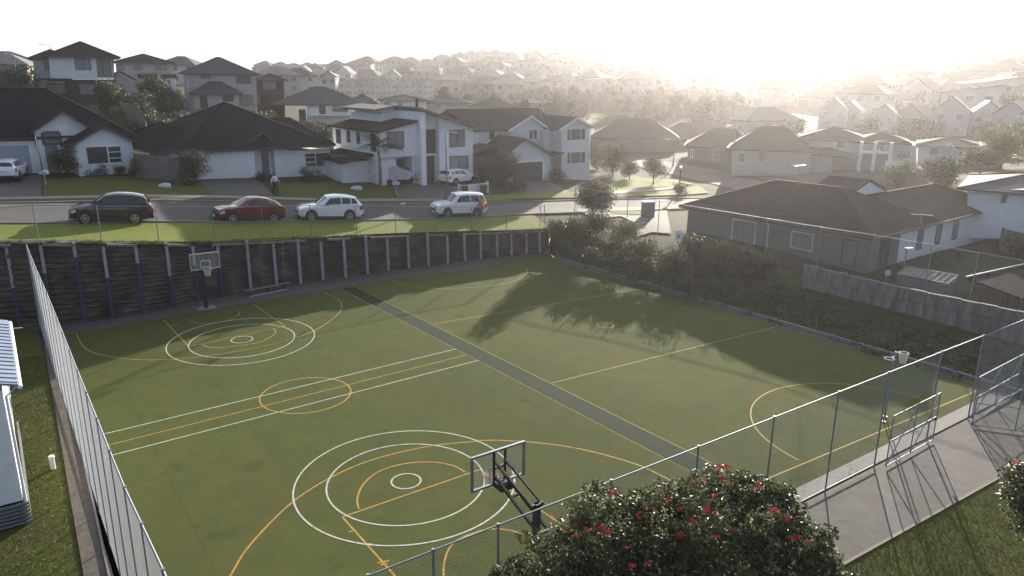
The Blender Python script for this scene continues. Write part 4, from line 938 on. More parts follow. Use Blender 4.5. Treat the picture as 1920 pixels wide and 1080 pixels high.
for x in (8.0, 11.2, 14.4, 20.2): 
    if x < Lr-1.5: h.winl(x, x+.95, .75, 2.3, ov-.01, cols=1, pane='curtain_glass', frame='dark_trim')
h.winl(2.2, 3.6, .3, 2.3, ov, cols=2, frame='dark_trim')
for y0, y1, z0, z1, fr in ((4.6, 6.4, .9, 2.2, 'white_trim'), (9.4, 11.6, .1, 2.35, 'white_trim'), (1.3, 2.4, .4, 2.3, 'dark_trim')):
    h.sidewin(ov, y0, y1, z0, z1, True, fr, 'curtain_glass')
for y in (8.3,): 
    p_ = MB(); p_.tube([(ov-.5, y, H0-.15), (ov-.12, y, H0-.4), (ov-.1, y, -1)], .05, 8); p_.build('downpipe', M['white_trim'], h.t)
p_ = MB(); p_.tube([(Lr-ov+.02, ov-.1, H0-.1), (Lr-ov+.02, ov-.1, -1.5)], .05, 8); p_.build('downpipe', M['white_trim'], h.t)
h.box(Lr-ov-.02, Lr-ov+.0, 0, .01, 0, .01, 'white_trim', 'corner_trim')
def aerial(label, p, hgt, yaw):
    t = empty('tv_aerial', p, yaw, label, 'aerial', 'rooftop aerials')
    b = MB(); b.tube([(0,0,-.2),(0,0,hgt)], .02, 6); b.build('mast', M['galv'], t)
    b = MB(); b.tube([(-.7,0,hgt-.1),(.7,0,hgt-.1)], .015, 6)
    for k in range(7): x = -.65+k*.21; b.tube([(x,-.28+.02*k,hgt-.1),(x,.28-.02*k,hgt-.1)], .008, 4)
    b.build('boom', M['alu'], t); return t
pr = h.a+ux*3.4+uy*8.0; aerial('tv aerial on the ridge of the large brown roofed house', Vector((pr.x, pr.y, cz+2.55)), 1.5, .6)
pr = h.a+ux*7.6+uy*.3; aerial('long silver tv aerial low on the eave by the white side wall', Vector((pr.x, pr.y, cz-.3)), 1.2, -.4)
# ------------------------------------------------------------------ vehicles
CARK = {
 'suv': [(0,.44,.60,.66,.60,.66,.58),(.10,.32,.74,.84,.80,.82,.68),(.45,.28,.90,.98,.90,.90,.72),(1.22,.26,.98,1.07,.92,.92,.74),(2.02,.26,1.02,1.60,.92,.92,.60),(2.7,.26,1.05,1.67,.92,.92,.60),(3.5,.26,1.08,1.64,.92,.92,.59),(4.1,.28,1.12,1.54,.91,.90,.56),(4.46,.34,1.08,1.14,.88,.86,.68),(4.6,.44,.80,.88,.80,.80,.64)],
 'coupe': [(0,.44,.60,.66,.60,.66,.56),(.10,.32,.72,.82,.80,.82,.68),(.5,.28,.88,.96,.90,.90,.72),(1.25,.26,.96,1.04,.92,.92,.74),(2.1,.26,1.02,1.50,.92,.92,.58),(2.6,.26,1.06,1.57,.92,.92,.58),(3.2,.26,1.12,1.52,.92,.92,.57),(3.85,.28,1.14,1.34,.91,.92,.56),(4.22,.34,1.02,1.10,.88,.86,.66),(4.4,.44,.78,.86,.80,.80,.62)],
 'boxy': [(0,.42,.66,.74,.66,.72,.64),(.10,.32,.82,.94,.84,.86,.74),(.45,.28,.96,1.08,.91,.91,.78),(1.15,.26,1.04,1.14,.92,.92,.78),(1.80,.26,1.08,1.74,.92,.92,.66),(2.6,.26,1.08,1.80,.92,.92,.66),(3.7,.26,1.08,1.79,.92,.92,.66),(4.25,.28,1.08,1.72,.91,.91,.64),(4.48,.34,1.04,1.16,.89,.88,.74),(4.58,.44,.82,.92,.82,.82,.70)],
 'van': [(0,.42,.70,.80,.66,.72,.64),(.10,.32,.88,1.02,.84,.86,.74),(.35,.28,1.0,1.16,.91,.91,.78),(.75,.26,1.08,1.22,.92,.92,.80),(1.5,.26,1.10,1.92,.92,.92,.74),(2.6,.26,1.10,1.98,.92,.92,.76),(3.9,.26,1.10,1.98,.92,.92,.76),(4.5,.28,1.10,1.94,.92,.92,.74),(4.68,.34,1.06,1.40,.90,.90,.76),(4.75,.44,.90,1.0,.86,.86,.74)],
}
def ringpts(s):
    x, zl, zb, zt, wl_, wb, wt = s; zm = zl+(zb-zl)*.55
    h = [(0, zl), (wl_*.8, zl), (wl_, zl+.12), (wb*1.01, zm), (wb, zb), (wt+(wb-wt)*.12, zb+(zt-zb)*.86), (wt*.72, zt-.005), (0, zt+.015)]
    return h
def car(label, kind, body, p_front, p_rear, side, group=None, cat='car', base=None, heading=None, scale=None, wheelbase=2.68):
    """p_front / p_rear: ground contact of the two wheels on the seen side; side=+1 when that is the car's left"""
    K = CARK[kind]; Lc = K[-1][0]; xf = .88; xr = xf+wheelbase
    if base is None:
        a, b = p_front, p_rear; d = (b-a); wb = math.hypot(d.x, d.y); sc = scale or wb/wheelbase; rz = math.atan2(d.y, d.x)
        dx = Vector((math.cos(rz), math.sin(rz), 0)); lat = Vector((-dx.y, dx.x, 0))
        org = a - dx*xf*sc + lat*side*.80*sc; org.z = (a.z+b.z)/2+.09
        pitch = -math.atan2(b.z-a.z, wb)
    else: org, rz, sc, pitch = base, heading, scale or 1, 0
    t = empty('parked_car', org, rz, label, cat, group); t.scale = (sc, sc, sc*(1.14 if group == 'cars parked along the kerb' else 1)); t.rotation_euler = (0, pitch, rz)
    xs = [k[0] for k in K]
    def S(x, j, sgn, off=0):
        i = min(max(k for k in range(len(xs)) if xs[k] <= x+1e-9), len(xs)-2); f = (x-xs[i])/(xs[i+1]-xs[i])
        ra, rb = ringpts(K[i]), ringpts(K[i+1]); j0 = min(int(j), 6); g = j-j0
        def at(r): return (r[j0][0]+(r[j0+1][0]-r[j0][0])*g, r[j0][1]+(r[j0+1][1]-r[j0][1])*g)
        A, B = at(ra), at(rb)
        return Vector((x, sgn*(A[0]+(B[0]-A[0])*f), A[1]+(B[1]-A[1])*f))
    st = sorted(set(xs + [xs[i]+(xs[i+1]-xs[i])*.5 for i in range(len(xs)-1)]))
    b = MB(); ring = [0,1,1.3,2,3,3.6,4,4.2,5,5.5,6,6.5,7]; n = 2*len(ring)-2
    for x in st:
        b.v += [tuple(S(x, j, -1)) for j in ring] + [tuple(S(x, j, 1)) for j in ring[-2:0:-1]]
    for i in range(len(st)-1):
        for k in range(n): b.f.append((i*n+k, i*n+(k+1) % n, (i+1)*n+(k+1) % n, (i+1)*n+k)); b.m.append(0)
    b.f.append(tuple(range(n))); b.m.append(0); b.f.append(tuple((len(st)-1)*n+k for k in range(n))); b.m.append(0)
    bo = b.build('body', M[body], t, smooth=True)
    bv = bo.modifiers.new('edge', 'EDGE_SPLIT'); bv.split_angle = R(32)
    def patch(mb, q, nx=5, ny=3, off=.012):
        P = [[None]*(ny+1) for _ in range(nx+1)]
        for i in range(nx+1):
            for k in range(ny+1): P[i][k] = q(i/nx, k/ny)
        c = sum((P[i][k] for i in range(nx+1) for k in range(ny+1)), Vector())/((nx+1)*(ny+1)); n_ = (P[nx][0]-P[0][0]).cross(P[0][ny]-P[0][0]).normalized()
        if n_.dot(c-Vector((Lc*.5, 0, .7))) < 0: n_ = -n_
        mb.add([p+n_*off for r_ in P for p in r_], [(i*(ny+1)+k, (i+1)*(ny+1)+k, (i+1)*(ny+1)+k+1, i*(ny+1)+k+1) for i in range(nx) for k in range(ny)])
    i0 = xs.index(K[3][0]); xw0, xw1 = K[3][0], K[4][0]; xt0, xt1 = K[7][0], K[8][0]
    for sg in (-1, 1):
        cuts = [xw0+(xw1-xw0)*.62, (xw1+xt0)*.49, xt0-.42, xt0+.10]
        for u0, u1, sl in ((cuts[0], cuts[1]-.05, 1), (cuts[1]+.03, cuts[2]-.04, 0), (cuts[2]+.03, cuts[3], -1)):
            w = MB(); patch(w, lambda u, v, u0=u0, u1=u1, sl=sl: S(u0+(u1-u0)*u + (max(0, .50*v*(1-u)) if sl == 1 else (-.22*v*u if sl == -1 else 0)), 4.14+.72*v, sg)); w.build('side_window', M['car_glass'], t, smooth=True)
    w = MB(); patch(w, lambda u, v: S(xw0+.05+(xw1-xw0-.12)*u, 5.0+2*min(1, abs(1-2*v)*-1+1), -1 if v < .5 else 1), 6, 8); w.build('windscreen', M['car_glass'], t, smooth=True)
    w = MB(); patch(w, lambda u, v: S(xt0+.06+(xt1-xt0-.10)*u, 5.0+2*min(1, abs(1-2*v)*-1+1), -1 if v < .5 else 1), 4, 8); w.build('rear_window', M['car_glass'], t, smooth=True)
    for sg in (-1, 1):
        w = MB(); patch(w, lambda u, v: S(.06+.34*u, 3.25+.6*v, sg), 3, 2, .014); w.build('headlight', M['lamp_clear'], t)
        w = MB(); patch(w, lambda u, v: S(Lc-.32+.26*u, 3.1+.75*v, sg), 3, 2, .014); w.build('tail_light', M['lamp_red'], t)
        w = MB(); w.add(*_blob((xw0+.42, sg*1.02, K[3][3]+.06), (.06, .11, .08))); w.build('mirror', M[body], t, smooth=True)
        for xx in (xf, xr):
            a_ = MB(); a_.disc((xx, sg*.90, .40), .43, 24, 'y', .07); a_.build('wheel_arch', M['plastic_black'], t)
            w = MB(); w.disc((xx, sg*.86, .34), .34, 28, 'y', .22); o = w.build('wheel', M['rubber'], t, smooth=False)
            q = MB(); q.disc((xx, sg*.972, .34), .235, 24, 'y', .012, r_in=.19); q.disc((xx, sg*.972, .34), .06, 12, 'y', .014)
            for k in range(5):
                an_ = 2*math.pi*k/5+.3; q.bar((xx+math.cos(an_)*.05, sg*.972, .34+math.sin(an_)*.05), (xx+math.cos(an_)*.20, sg*.972, .34+math.sin(an_)*.20), .07, .010, up=(0,1,0))
            q.build('rim', M['rim'], o)
        w = MB(); w.bar((xf+.42, sg*.925, .32), (xr-.42, sg*.925, .32), .05, .14); w.build('sill', M['plastic_black'], t)
    g = MB(); g.box(-.03, .10, -.52, .52, .48, .68); g.box(-.02, .14, -.74, .74, .30, .42); g.build('grille', M['plastic_black'], t)
    g = MB(); g.box(Lc-.14, Lc+.03, -.74, .74, .34, .50); g.build('bumper', M['plastic_black'], t)
    g = MB(); g.box(Lc-.02, Lc+.045, -.26, .26, .78, .90); g.build('number_plate', M['plate'], t)
    g = MB(); g.box(-.055, -.025, -.26, .26, .40, .51); g.build('number_plate', M['plate'], t)
    return t
def _blob(c, r, n=8, m=6):
    vs = []; fs = []
    for i in range(m+1):
        th = math.pi*i/m
        for k in range(n): a = 2*math.pi*k/n; vs.append((c[0]+r[0]*math.sin(th)*math.cos(a), c[1]+r[1]*math.sin(th)*math.sin(a), c[2]+r[2]*math.cos(th)))
    for i in range(m):
        for k in range(n): fs.append((i*n+k, i*n+(k+1) % n, (i+1)*n+(k+1) % n, (i+1)*n+k))
    return vs, fs
gk = 'cars parked along the kerb'
car('glossy black suv parked leftmost along the near kerb', 'suv', 'car_black', on(161,420), on(254,419.5), 1, gk)
car('dark red compact crossover parked between the black and the white suv', 'coupe', 'car_red', on(435,417.5), on(512,416.5), 1, gk)
car('white rounded suv parked right behind the red crossover', 'suv', 'car_white', on(584,416), on(655,415), 1, gk)
car('boxy white four wheel drive wagon beside the person in orange', 'boxy', 'car_white', on(838,409.5), on(893,407.5), 1, gk)
car('white suv parked on the driveway of the modern white house', 'suv', 'car_white', on(887,346), on(855,350), -1, None, scale=1.0)
p = on(14,340); car('white suv on the left driveway, its rear to the street', 'suv', 'car_white', None, None, 1, None, base=p+Vector((-1.2,3.2,.1)), heading=R(-68), scale=1.05)
ga = 'vehicles on the forecourt of the pale house'
p = AtD(258,181,146); car('white van on the raised forecourt by the pale house', 'van', 'car_white', None, None, 1, ga, 'van', base=p+Vector((-.5,3.0,0)), heading=R(-50), scale=.95)
p = AtD(276,168,150); car('dark suv tucked behind the white van', 'suv', 'car_black', None, None, 1, ga, base=p+Vector((0,2.0,0)), heading=R(-40), scale=1.0)

# ------------------------------------------------------------------ people
def skinmesh(name, nodes, edges, radii, m, parent, sub=1):
    me = bpy.data.meshes.new(name); me.from_pydata([tuple(v) for v in nodes], edges, [])
    bm = bmesh.new(); bm.from_mesh(me); lay = bm.verts.layers.skin.verify()
    bm.verts.ensure_lookup_table()
    for v, r_ in zip(bm.verts, radii):
        v[lay].radius = (r_, r_) if not isinstance(r_, tuple) else r_
    bm.verts[0][lay].use_root = True
    bm.to_mesh(me); bm.free()
    o = bpy.data.objects.new(name, me); COL.objects.link(o)
    sk = o.modifiers.new('skin', 'SKIN'); sk.use_smooth_shade = True
    ss = o.modifiers.new('sub', 'SUBSURF'); ss.levels = ss.render_levels = sub
    dg = bpy.context.evaluated_depsgraph_get(); me2 = bpy.data.meshes.new_from_object(o.evaluated_get(dg)); me2.name = name
    bpy.data.objects.remove(o); me2.materials.clear(); me2.materials.append(M[m])
    for p_ in me2.polygons: p_.use_smooth = True
    return link(name, me2, parent)
def person(label, base, rz, top, legs, stride=.12, hat=None, arms=((.30,.0,.86),(-.30,.05,.84)), long_arm=True):
    t = empty('person', base, rz, label, 'person')
    J = {'pel': (0,0,.94), 'sp': (0,.01,1.14), 'ch': (0,.02,1.32), 'nk': (0,.02,1.47), 'hd': (0,-.005,1.56), 'hd2': (0,-.005,1.66), 'hd3': (0,.0,1.715)}
    for s, k in ((1, 'L'), (-1, 'R')):
        J['hp'+k] = (s*.09, 0, .90); J['kn'+k] = (s*.10, -s*stride*.5-.02, .49); J['an'+k] = (s*.10, -s*stride+(.06 if s < 0 else 0), .09); J['ft'+k] = (s*.11, -s*stride-.15+(.06 if s < 0 else 0), .045)
        J['sh'+k] = (s*.185, .02, 1.40)
        ax, ay, az = arms[0] if s > 0 else arms[1]; J['el'+k] = ((ax+s*.185)/2+s*.04, ay*.5+.05, (az+1.40)/2-.02); J['wr'+k] = (ax, ay-.02, az); J['pm'+k] = (ax, ay-.05, az-.08)
    names = list(J); idx = {n_: i for i, n_ in enumerate(names)}; V_ = [J[n_] for n_ in names]
    E_ = [('pel','sp'),('sp','ch'),('ch','nk'),('nk','hd'),('hd','hd2'),('hd2','hd3')]
    for k in 'LR': E_ += [('pel','hp'+k),('hp'+k,'kn'+k),('kn'+k,'an'+k),('an'+k,'ft'+k),('ch','sh'+k),('sh'+k,'el'+k),('el'+k,'wr'+k),('wr'+k,'pm'+k)]
    rad = {'pel': .13, 'sp': .125, 'ch': .145, 'nk': .055, 'hd': .075, 'hd2': .088, 'hd3': .06}
    for k in 'LR': rad.update({'hp'+k: .095, 'kn'+k: .06, 'an'+k: .04, 'ft'+k: .042, 'sh'+k: .06, 'el'+k: .045, 'wr'+k: .03, 'pm'+k: .036})
    Ei = [(idx[a], idx[b]) for a, b in E_]; Rl = [rad[n_] for n_ in names]
    for k, s in (('L', 1), ('R', -1)):                         # five fingers
        pm = Vector(J['pm'+k])
        for f in range(4):
            b0 = pm+Vector((0, -.03+.02*f, -.03)); l_ = (.06,.075,.07,.055)[f]
            V_ += [tuple(b0), tuple(b0+Vector((-s*.008, 0, -l_*.55))), tuple(b0+Vector((-s*.028, -.004, -l_)))]; q = len(V_); Ei += [(idx['pm'+k], q-3), (q-3, q-2), (q-2, q-1)]; Rl += [.010, .009, .008]
        b0 = pm+Vector((0, -.045, .02)); V_ += [tuple(b0), tuple(b0+Vector((-s*.01, -.025, -.04)))]; q = len(V_); Ei += [(idx['pm'+k], q-2), (q-2, q-1)]; Rl += [.011, .009]
    body = skinmesh('body', V_, Ei, Rl, 'skin', t)
    def sub_(nm, keys, m, extra, tipcut=None):
        ks = [k for k in names if k in keys]; ii = {k: i for i, k in enumerate(ks)}
        pts = [Vector(J[k]) for k in ks]
        if tipcut:
            for k, (a, f) in tipcut.items(): pts[ii[k]] = Vector(J[a]).lerp(Vector(J[k]), f)
        return skinmesh(nm, pts, [(ii[a], ii[b]) for a, b in E_ if a in ii and b in ii], [rad[k]+extra for k in ks], m, t)
    sub_('jacket', ['pel','sp','ch']+[x+k for x in ('sh','el','wr') for k in 'LR'], top, .022, {'wrL': ('elL', .9), 'wrR': ('elR', .9)})
    sub_('trousers', ['pel']+[x+k for x in ('hp','kn','an') for k in 'LR'], legs, .020)
    for k in 'LR':
        b = MB(); a = Vector(J['an'+k]); f = Vector(J['ft'+k]); b.tube([(a.x, a.y+.05, .05), ((a.x+f.x)/2, (a.y+f.y)/2, .055), (f.x, f.y-.03, .04), (f.x, f.y-.07, .03)], [.045, .052, .048, .02], 8); b.build('shoe', M['cloth_dark'], t, smooth=True)
    hr = MB(); hr.add(*_blob((0, .018, 1.675), (.098, .108, .092), 12, 8)); hr.build('hair', M['hair'] if not hat else M[hat], t, smooth=True)
    fc = MB(); 
    for s in (-1, 1): fc.add(*_blob((s*.034, -.088, 1.625), (.012, .008, .008), 6, 4))
    fc.build('eyes', M['cloth_white'], t)
    fc = MB(); fc.add(*_blob((0, -.100, 1.592), (.013, .02, .024), 6, 5)); fc.build('nose', M['skin'], t, smooth=True)
    fc = MB(); fc.bar((-.025, -.086, 1.553), (.025, -.086, 1.553), .01, .01); fc.build('mouth', M['petal_pale'], t)
    for s in (-1, 1):
        fc = MB(); fc.add(*_blob((s*.090, .0, 1.61), (.012, .024, .034), 6, 5)); fc.build('ear', M['skin'], t, smooth=True)
    return t
pp = on(903,409.5); t = person('person in an orange high visibility top standing behind the white wagon', pp, R(-60), 'hivis', 'cloth_grey', .05, arms=((.27,-.18,1.02),(-.26,-.2,1.05))); t.scale = (1.1,)*3
pp = on(517,365); t = person('person in a white top walking along the dark footpath', pp, R(70), 'cloth_white', 'cloth_dark', .24, arms=((.26,-.22,1.0),(-.28,.12,.92))); t.scale = (1.12,)*3

# ------------------------------------------------------------------ foliage
def leaf_cloud(mb, c, r, n, ls, flat_=.75, shell=.55, mi=0, wid=.55, droop=.0):
    d = rng.normal(size=(n, 3)); d /= np.linalg.norm(d, axis=1)[:, None]
    rr = shell+(1-shell)*rng.random(n)**.6
    lump = 1+.16*np.sin(d[:, 0]*5+c[0]*3)*np.cos(d[:, 1]*5.5+c[1])+.12*np.sin(d[:, 2]*7+c[2]*2)
    pos = d*(rr*lump)[:, None]*np.array(r)+np.array(c)
    nrm = d*.55+rng.normal(size=(n, 3))*.65; nrm[:, 2] += .35; nrm /= np.linalg.norm(nrm, axis=1)[:, None]
    a = np.cross(nrm, rng.normal(size=(n, 3))); a /= np.linalg.norm(a, axis=1)[:, None]; b = np.cross(nrm, a)
    L = ls*(.6+.8*rng.random(n))[:, None]
    p0 = pos-a*L*.5; p1 = pos+b*L*wid*.5+nrm*L*.07; p2 = pos+a*L*.5; p3 = pos-b*L*wid*.5+nrm*L*.07
    base = len(mb.v); V_ = np.stack([p0, p1, p2, p3], 1).reshape(-1, 3)
    mb.v += [tuple(v) for v in V_]; mb.f += [(base+4*i, base+4*i+1, base+4*i+2, base+4*i+3) for i in range(n)]; mb.m += ([mi]*n if not isinstance(mi, tuple) else [mi[k] for k in rng.integers(0, len(mi), n)])
def crown_of(clumps, n_per_m2, ls, name, mats, parent, mi_fn=None, shell=.5, wid=.55):
    mb = MB()
    for i, (c, r) in enumerate(clumps):
        r3 = r if isinstance(r, tuple) else (r, r, r*.85); area = 4*math.pi*((r3[0]*r3[1]*r3[2])**(2/3))
        leaf_cloud(mb, c, r3, max(24, int(area*n_per_m2)), ls, shell=shell, mi=(mi_fn(i) if mi_fn else (tuple(range(len(mats))) if len(mats) > 2 else i % len(mats))), wid=wid)
    return mb.build(name, [M[m] for m in mats], parent, fix=False)
def bush(name, label, base, w, hgt, mats, group=None, cat='bush', ls=.12, dens=55, nc=9, stem=True, seed=0, trunk_h=0.0, tmat='trunk'):
    rs = random.Random(seed*17+int(base.x*10)); t = empty(name, base, 0, label, cat, group); cl = []
    for i in range(nc):
        a = rs.uniform(0, 2*math.pi); q = math.sqrt(rs.random())*.62; zz = trunk_h+(hgt-trunk_h)*rs.uniform(.22, .80)
        k = 1-.55*abs((zz-trunk_h)/(hgt-trunk_h)-.42)
        r_ = rs.uniform(.24, .36)*min(w, (hgt-trunk_h)*1.3)
        cl.append(((math.cos(a)*q*w*.55*k, math.sin(a)*q*w*.55*k, zz), (r_, r_, r_*.85)))
    crown_of(cl, dens, ls, 'crown', mats, t, shell=.35)
    b = MB(); hh = trunk_h+(hgt-trunk_h)*.55
    b.tube([(0,0,-.4), (rs.uniform(-.1,.1), rs.uniform(-.1,.1), hh*.5), (rs.uniform(-.15,.15), rs.uniform(-.15,.15), hh)], [max(.04, hgt*.028), max(.03, hgt*.02), .02], 7)
    for i in range(4):
        c = cl[i][0]; b.tube([(0, 0, hh*.35), (c[0]*.5, c[1]*.5, (hh*.35+c[2])/2+.05), c], [max(.02, hgt*.014), max(.016, hgt*.01), .012], 5)
    b.build('trunk', M[tmat], t, smooth=True)
    return t
# the flowering tree in front of the fence
tb = AtD(1258, 1000, 15.6); tb.z = 0
tree = empty('flowering_tree', tb, 0, 'broad pohutukawa tree with red flowers in front of the court fence', 'tree', None)
CL = [(1005,1045,15.4,.62),(960,1065,15.2,.42),(1075,1000,15.5,.85),(1105,940,15.8,.55),(1135,925,16,.5),(1150,985,15.2,.95),(1200,930,16,.42),(1232,950,15.8,.8),(1290,915,15.9,.55),(1330,905,16,.55),(1362,893,16.1,.45),(1345,960,15.2,1.0),
      (1415,915,16,.6),(1440,960,15.5,.9),(1475,955,16,.55),(1500,1000,15.6,.75),(1535,1030,15.5,.5),(1553,1060,15.6,.42),(1240,1020,14.6,1.05),(1130,1055,14.6,1.0),(1370,1050,14.4,1.1),(1460,1065,14.8,.9),(1290,1100,14.0,1.2),(1060,1090,14.5,.9),(1180,1130,14,1.2),(1400,1150,14,1.3),(1520,1110,14.8,.8),(1010,1110,14.8,.7),(1300,1000,16.6,1.1),(1180,1000,16.8,.9),(1420,1010,16.6,1.0)]
cl = []
for px, py, D, r_ in CL:
    p = AtD(px, py+r_*22+8, D)-tb; cl.append(((p.x, p.y, p.z), (r_, r_, r_*.8)))
    for k in range(6):
        d = Vector((random.gauss(0,1), random.gauss(0,1), abs(random.gauss(0,.8)))).normalized(); q = p+d*r_*random.choice((.9,.95,1.1,1.25)); rr = r_*random.uniform(.16,.36); cl.append(((q.x, q.y, q.z), (rr, rr, rr*.85)))
crown_of(cl, 190, .105, 'crown', ['leaf_pohutukawa', 'leaf_dark', 'leaf_pohutukawa', 'leaf_pale'], tree, shell=.55, wid=.5, mi_fn=lambda i: random.choice(((0,0,3),(1,0,1),(0,2,0,1),(0,3,0),(1,1,0))))
b = MB(); b.tube([(0,0,-.3), (.1,0,.9), (.2,.1,1.7)], [.24,.19,.15], 10)
for k in range(0, 31, 2): c = Vector(cl[k*7][0]); b.tube([(.15, 0, 1.2), (c.x*.5, c.y*.5, 1.2+(c.z-1.2)*.55), c], [.10,.06,.02], 6)
b.build('trunk', M['trunk'], tree, smooth=True)
def flower_mesh(m):
    b = MB()
    for k in range(70):
        d = Vector((random.gauss(0,1), random.gauss(0,1), abs(random.gauss(.3,.8)))).normalized(); x = d.cross(Vector((.3,.5,.8))).normalized()*.006; l_ = random.uniform(.045,.075)
        b.add([x, -x, d*l_-x*.6, d*l_+x*.6], [(0,1,2,3)])
    o = b.build('flower', M[m], tree, fix=False); return o
f0 = [flower_mesh('petal_red'), flower_mesh('petal_red'), flower_mesh('petal_pale')]
FL = [(1163,815+0),(1345,882),(1350,878),(1367,877),(1362,881),(1310,902),(1360,905),(1340,930),(1145,930),(1150,923),(1252,935),(1256,941),(1230,960),(1041,947),(1037,968),(1057,992),(1093,990),(1099,996),(1110,994),(1126,988),(1128,992),(1079,1006),(1140,997),(1139,1006),(1199,972),(1196,965),(1275,955),(1296,977),(1298,973),(1301,982),(1320,958),(1325,957),(1342,962),(1275,1008),(1271,1006),(1377,996),(1330,1010),(1345,1008),(1183,1060),(1213,1058),(1170,1025),(1420,910),(1453,955),(1460,962),(1476,975),(1483,1009),(1490,1010),(1496,1008),(1515,1018),(1540,1042),(1563,991),(1570,1018),(1473,1062),(1505,1015),(1425,1045),(1368,925),(1230,905),(1272,912),(1066,1052),(980,1052)]
for i, (px, py) in enumerate(FL[1:]):
    d = ray(px, py); o_ = Vector((0, 0, HC)); best = None
    for (c, r_) in cl:                                         # outermost leaf clump on the way
        c = Vector(c)+tb; dd = d.normalized(); s_ = (c-o_).dot(dd); q = o_+dd*s_; e = (q-c).length
        if e < r_[0]*1.05:
            hit = s_-math.sqrt(max(0, r_[0]**2-e*e))
            if best is None or hit < best: best = hit
    if best is None: continue
    for k in range(2):
        q = o_+d.normalized()*(best-.05)-tb+Vector((random.uniform(-.06,.06), random.uniform(-.06,.06), random.uniform(-.04,.06)))*k
        if len(KIDS[tree.name]) > 96: break
        s = f0[(i+k) % 3]
        if i == 0 and k == 0: fo = s
        else: fo = s.copy(); COL.objects.link(fo); fo.parent = tree; KIDS[tree.name].append(fo)
        fo.location = q; fo.scale = (random.uniform(.5,.95),)*3; fo.rotation_euler = (random.uniform(-.5,.5), random.uniform(-.5,.5), random.uniform(0,6))
for k, s in enumerate(f0):
    if s.location.length < .01: s.location = Vector(cl[0][0])+Vector((0,-.3*k,.5))
# another at the right edge
tb2 = AtD(2080, 1000, 21.5); tb2.z = 0
t2 = empty('flowering_tree', tb2, 0, 'pohutukawa branch with red flowers reaching in at the lower right edge', 'tree')
cl2 = []
for px, py, D, r_ in [(1905,885,20.6,.35),(1915,925,20.4,.5),(1940,905,20.8,.7),(1950,960,20.6,.8),(1912,950,20.3,.25),(1990,940,21,1.1),(1990,1000,20.5,1.0)]:
    p = AtD(px, py, D)-tb2; cl2.append(((p.x, p.y, p.z), (r_, r_, r_*.8)))
crown_of(cl2, 190, .105, 'crown', ['leaf_pohutukawa', 'leaf_dark', 'leaf_pale'], t2, shell=.4, wid=.5)
b = MB(); b.tube([(0,0,-.3),(.1,0,1.2)], [.18,.13], 8)
for c, r_ in cl2: c = Vector(c); b.tube([(.1,0,1.0), c*.6+Vector((0,0,.4)), c], [.07,.04,.015], 5)
b.build('trunk', M['trunk'], t2, smooth=True)
for i, (px, py) in enumerate([(1902,868),(1888,908)]):
    o = f0[i % 3].copy(); COL.objects.link(o); o.parent = t2; o.location = AtD(px, py, 20.1)-tb2; o.scale = (.9,)*3
# trees and shrubs on the bank
t = on(1112,412); bush('bank_tree', 'small bushy tree at the bend of the street behind the court corner', t, 3.7, 3.7, ['leaf_dark','leaf_olive','leaf_red'], None, 'tree', .15, 60, 16, seed=3, trunk_h=.5)
gb = 'shrubs on the bank beside the court'
BK = [(1046,470,2.2,2.6,'leaf_dark','dark shrub against the end of the timber wall'),(1075,452,2.6,1.9,'leaf_olive','tall olive shrub at the top corner of the bank by the wall'),(1120,448,3.2,2.2,'leaf_olive','broad yellow green shrub below the small bushy tree'),(1165,462,3.0,2.0,'leaf_olive','feathery olive shrub on the bank past the corner tree'),
 (1060,478,2.2,1.2,'leaf_dark','low dark shrub just above the court corner'),(1110,492,2.6,1.3,'leaf_dark','low dark shrub spreading above the kerb'),(1165,505,2.8,1.4,'leaf_dark','dark rounded shrub halfway down the bank'),(1205,490,2.6,1.8,'leaf_bright','pale green leafy shrub near the small white sign'),
 (1225,520,2.6,1.3,'leaf_dark','dark shrub low on the bank under the pale one'),(1270,510,2.6,1.9,'leaf_dark','dense dark shrub below the house corner'),(1305,492,2.2,2.0,'leaf_dark','upright dark shrub by the house wall'),(1345,500,2.4,2.1,'leaf_olive','olive shrub beneath the french door'),
 (1390,515,2.4,1.9,'leaf_red','red brown shrub left of the pale block wall'),(1430,520,2.2,1.6,'leaf_dark','dark shrub against the end of the block wall'),(1290,545,2.4,1.1,'leaf_dark','flat dark shrub near the kerb'),(1350,555,2.6,1.1,'leaf_dark','low dark shrub in the middle above the long kerb'),(1450,560,2.4,1.0,'leaf_dark','low dark shrub below the block wall')]
for i, (px, py, w, hg, lm, lb) in enumerate(BK): bush('shrub', lb, on(px, py), w, hg, [lm, 'leaf_dark'], gb, 'shrub', .12, 60, 9, seed=i)
mb = MB()
for i in range(420):                                           # rough ground cover over the bank
    px = random.uniform(1040, 1890); f = random.random(); y0 = 489+(px-1030)*.294; p = on(px, y0-6-f*75)
    leaf_cloud(mb, (p.x, p.y, p.z+.05), (.5, .5, .22), 46, .13, shell=.2, mi=random.choice((0,0,0,1)))
tag(mb.build('ground_cover', [M['leaf_dark'], M['leaf_olive'], M['leaf_red']], fix=False), kind='stuff')
mb = MB()
for i in range(520):                                           # ragged grass along the wall top
    f = random.random(); q = wtop[int(f*399)]; leaf_cloud(mb, (q.x-.1+random.uniform(-.2,.1), q.y+.2+random.uniform(-.1,.25), q.z+.02), (.28, .22, .12), 26, .10, shell=.1, mi=random.choice((0,1)), wid=.3)
tag(mb.build('rough_grass', [M['leaf_bright'], M['leaf_olive']], fix=False), kind='stuff')
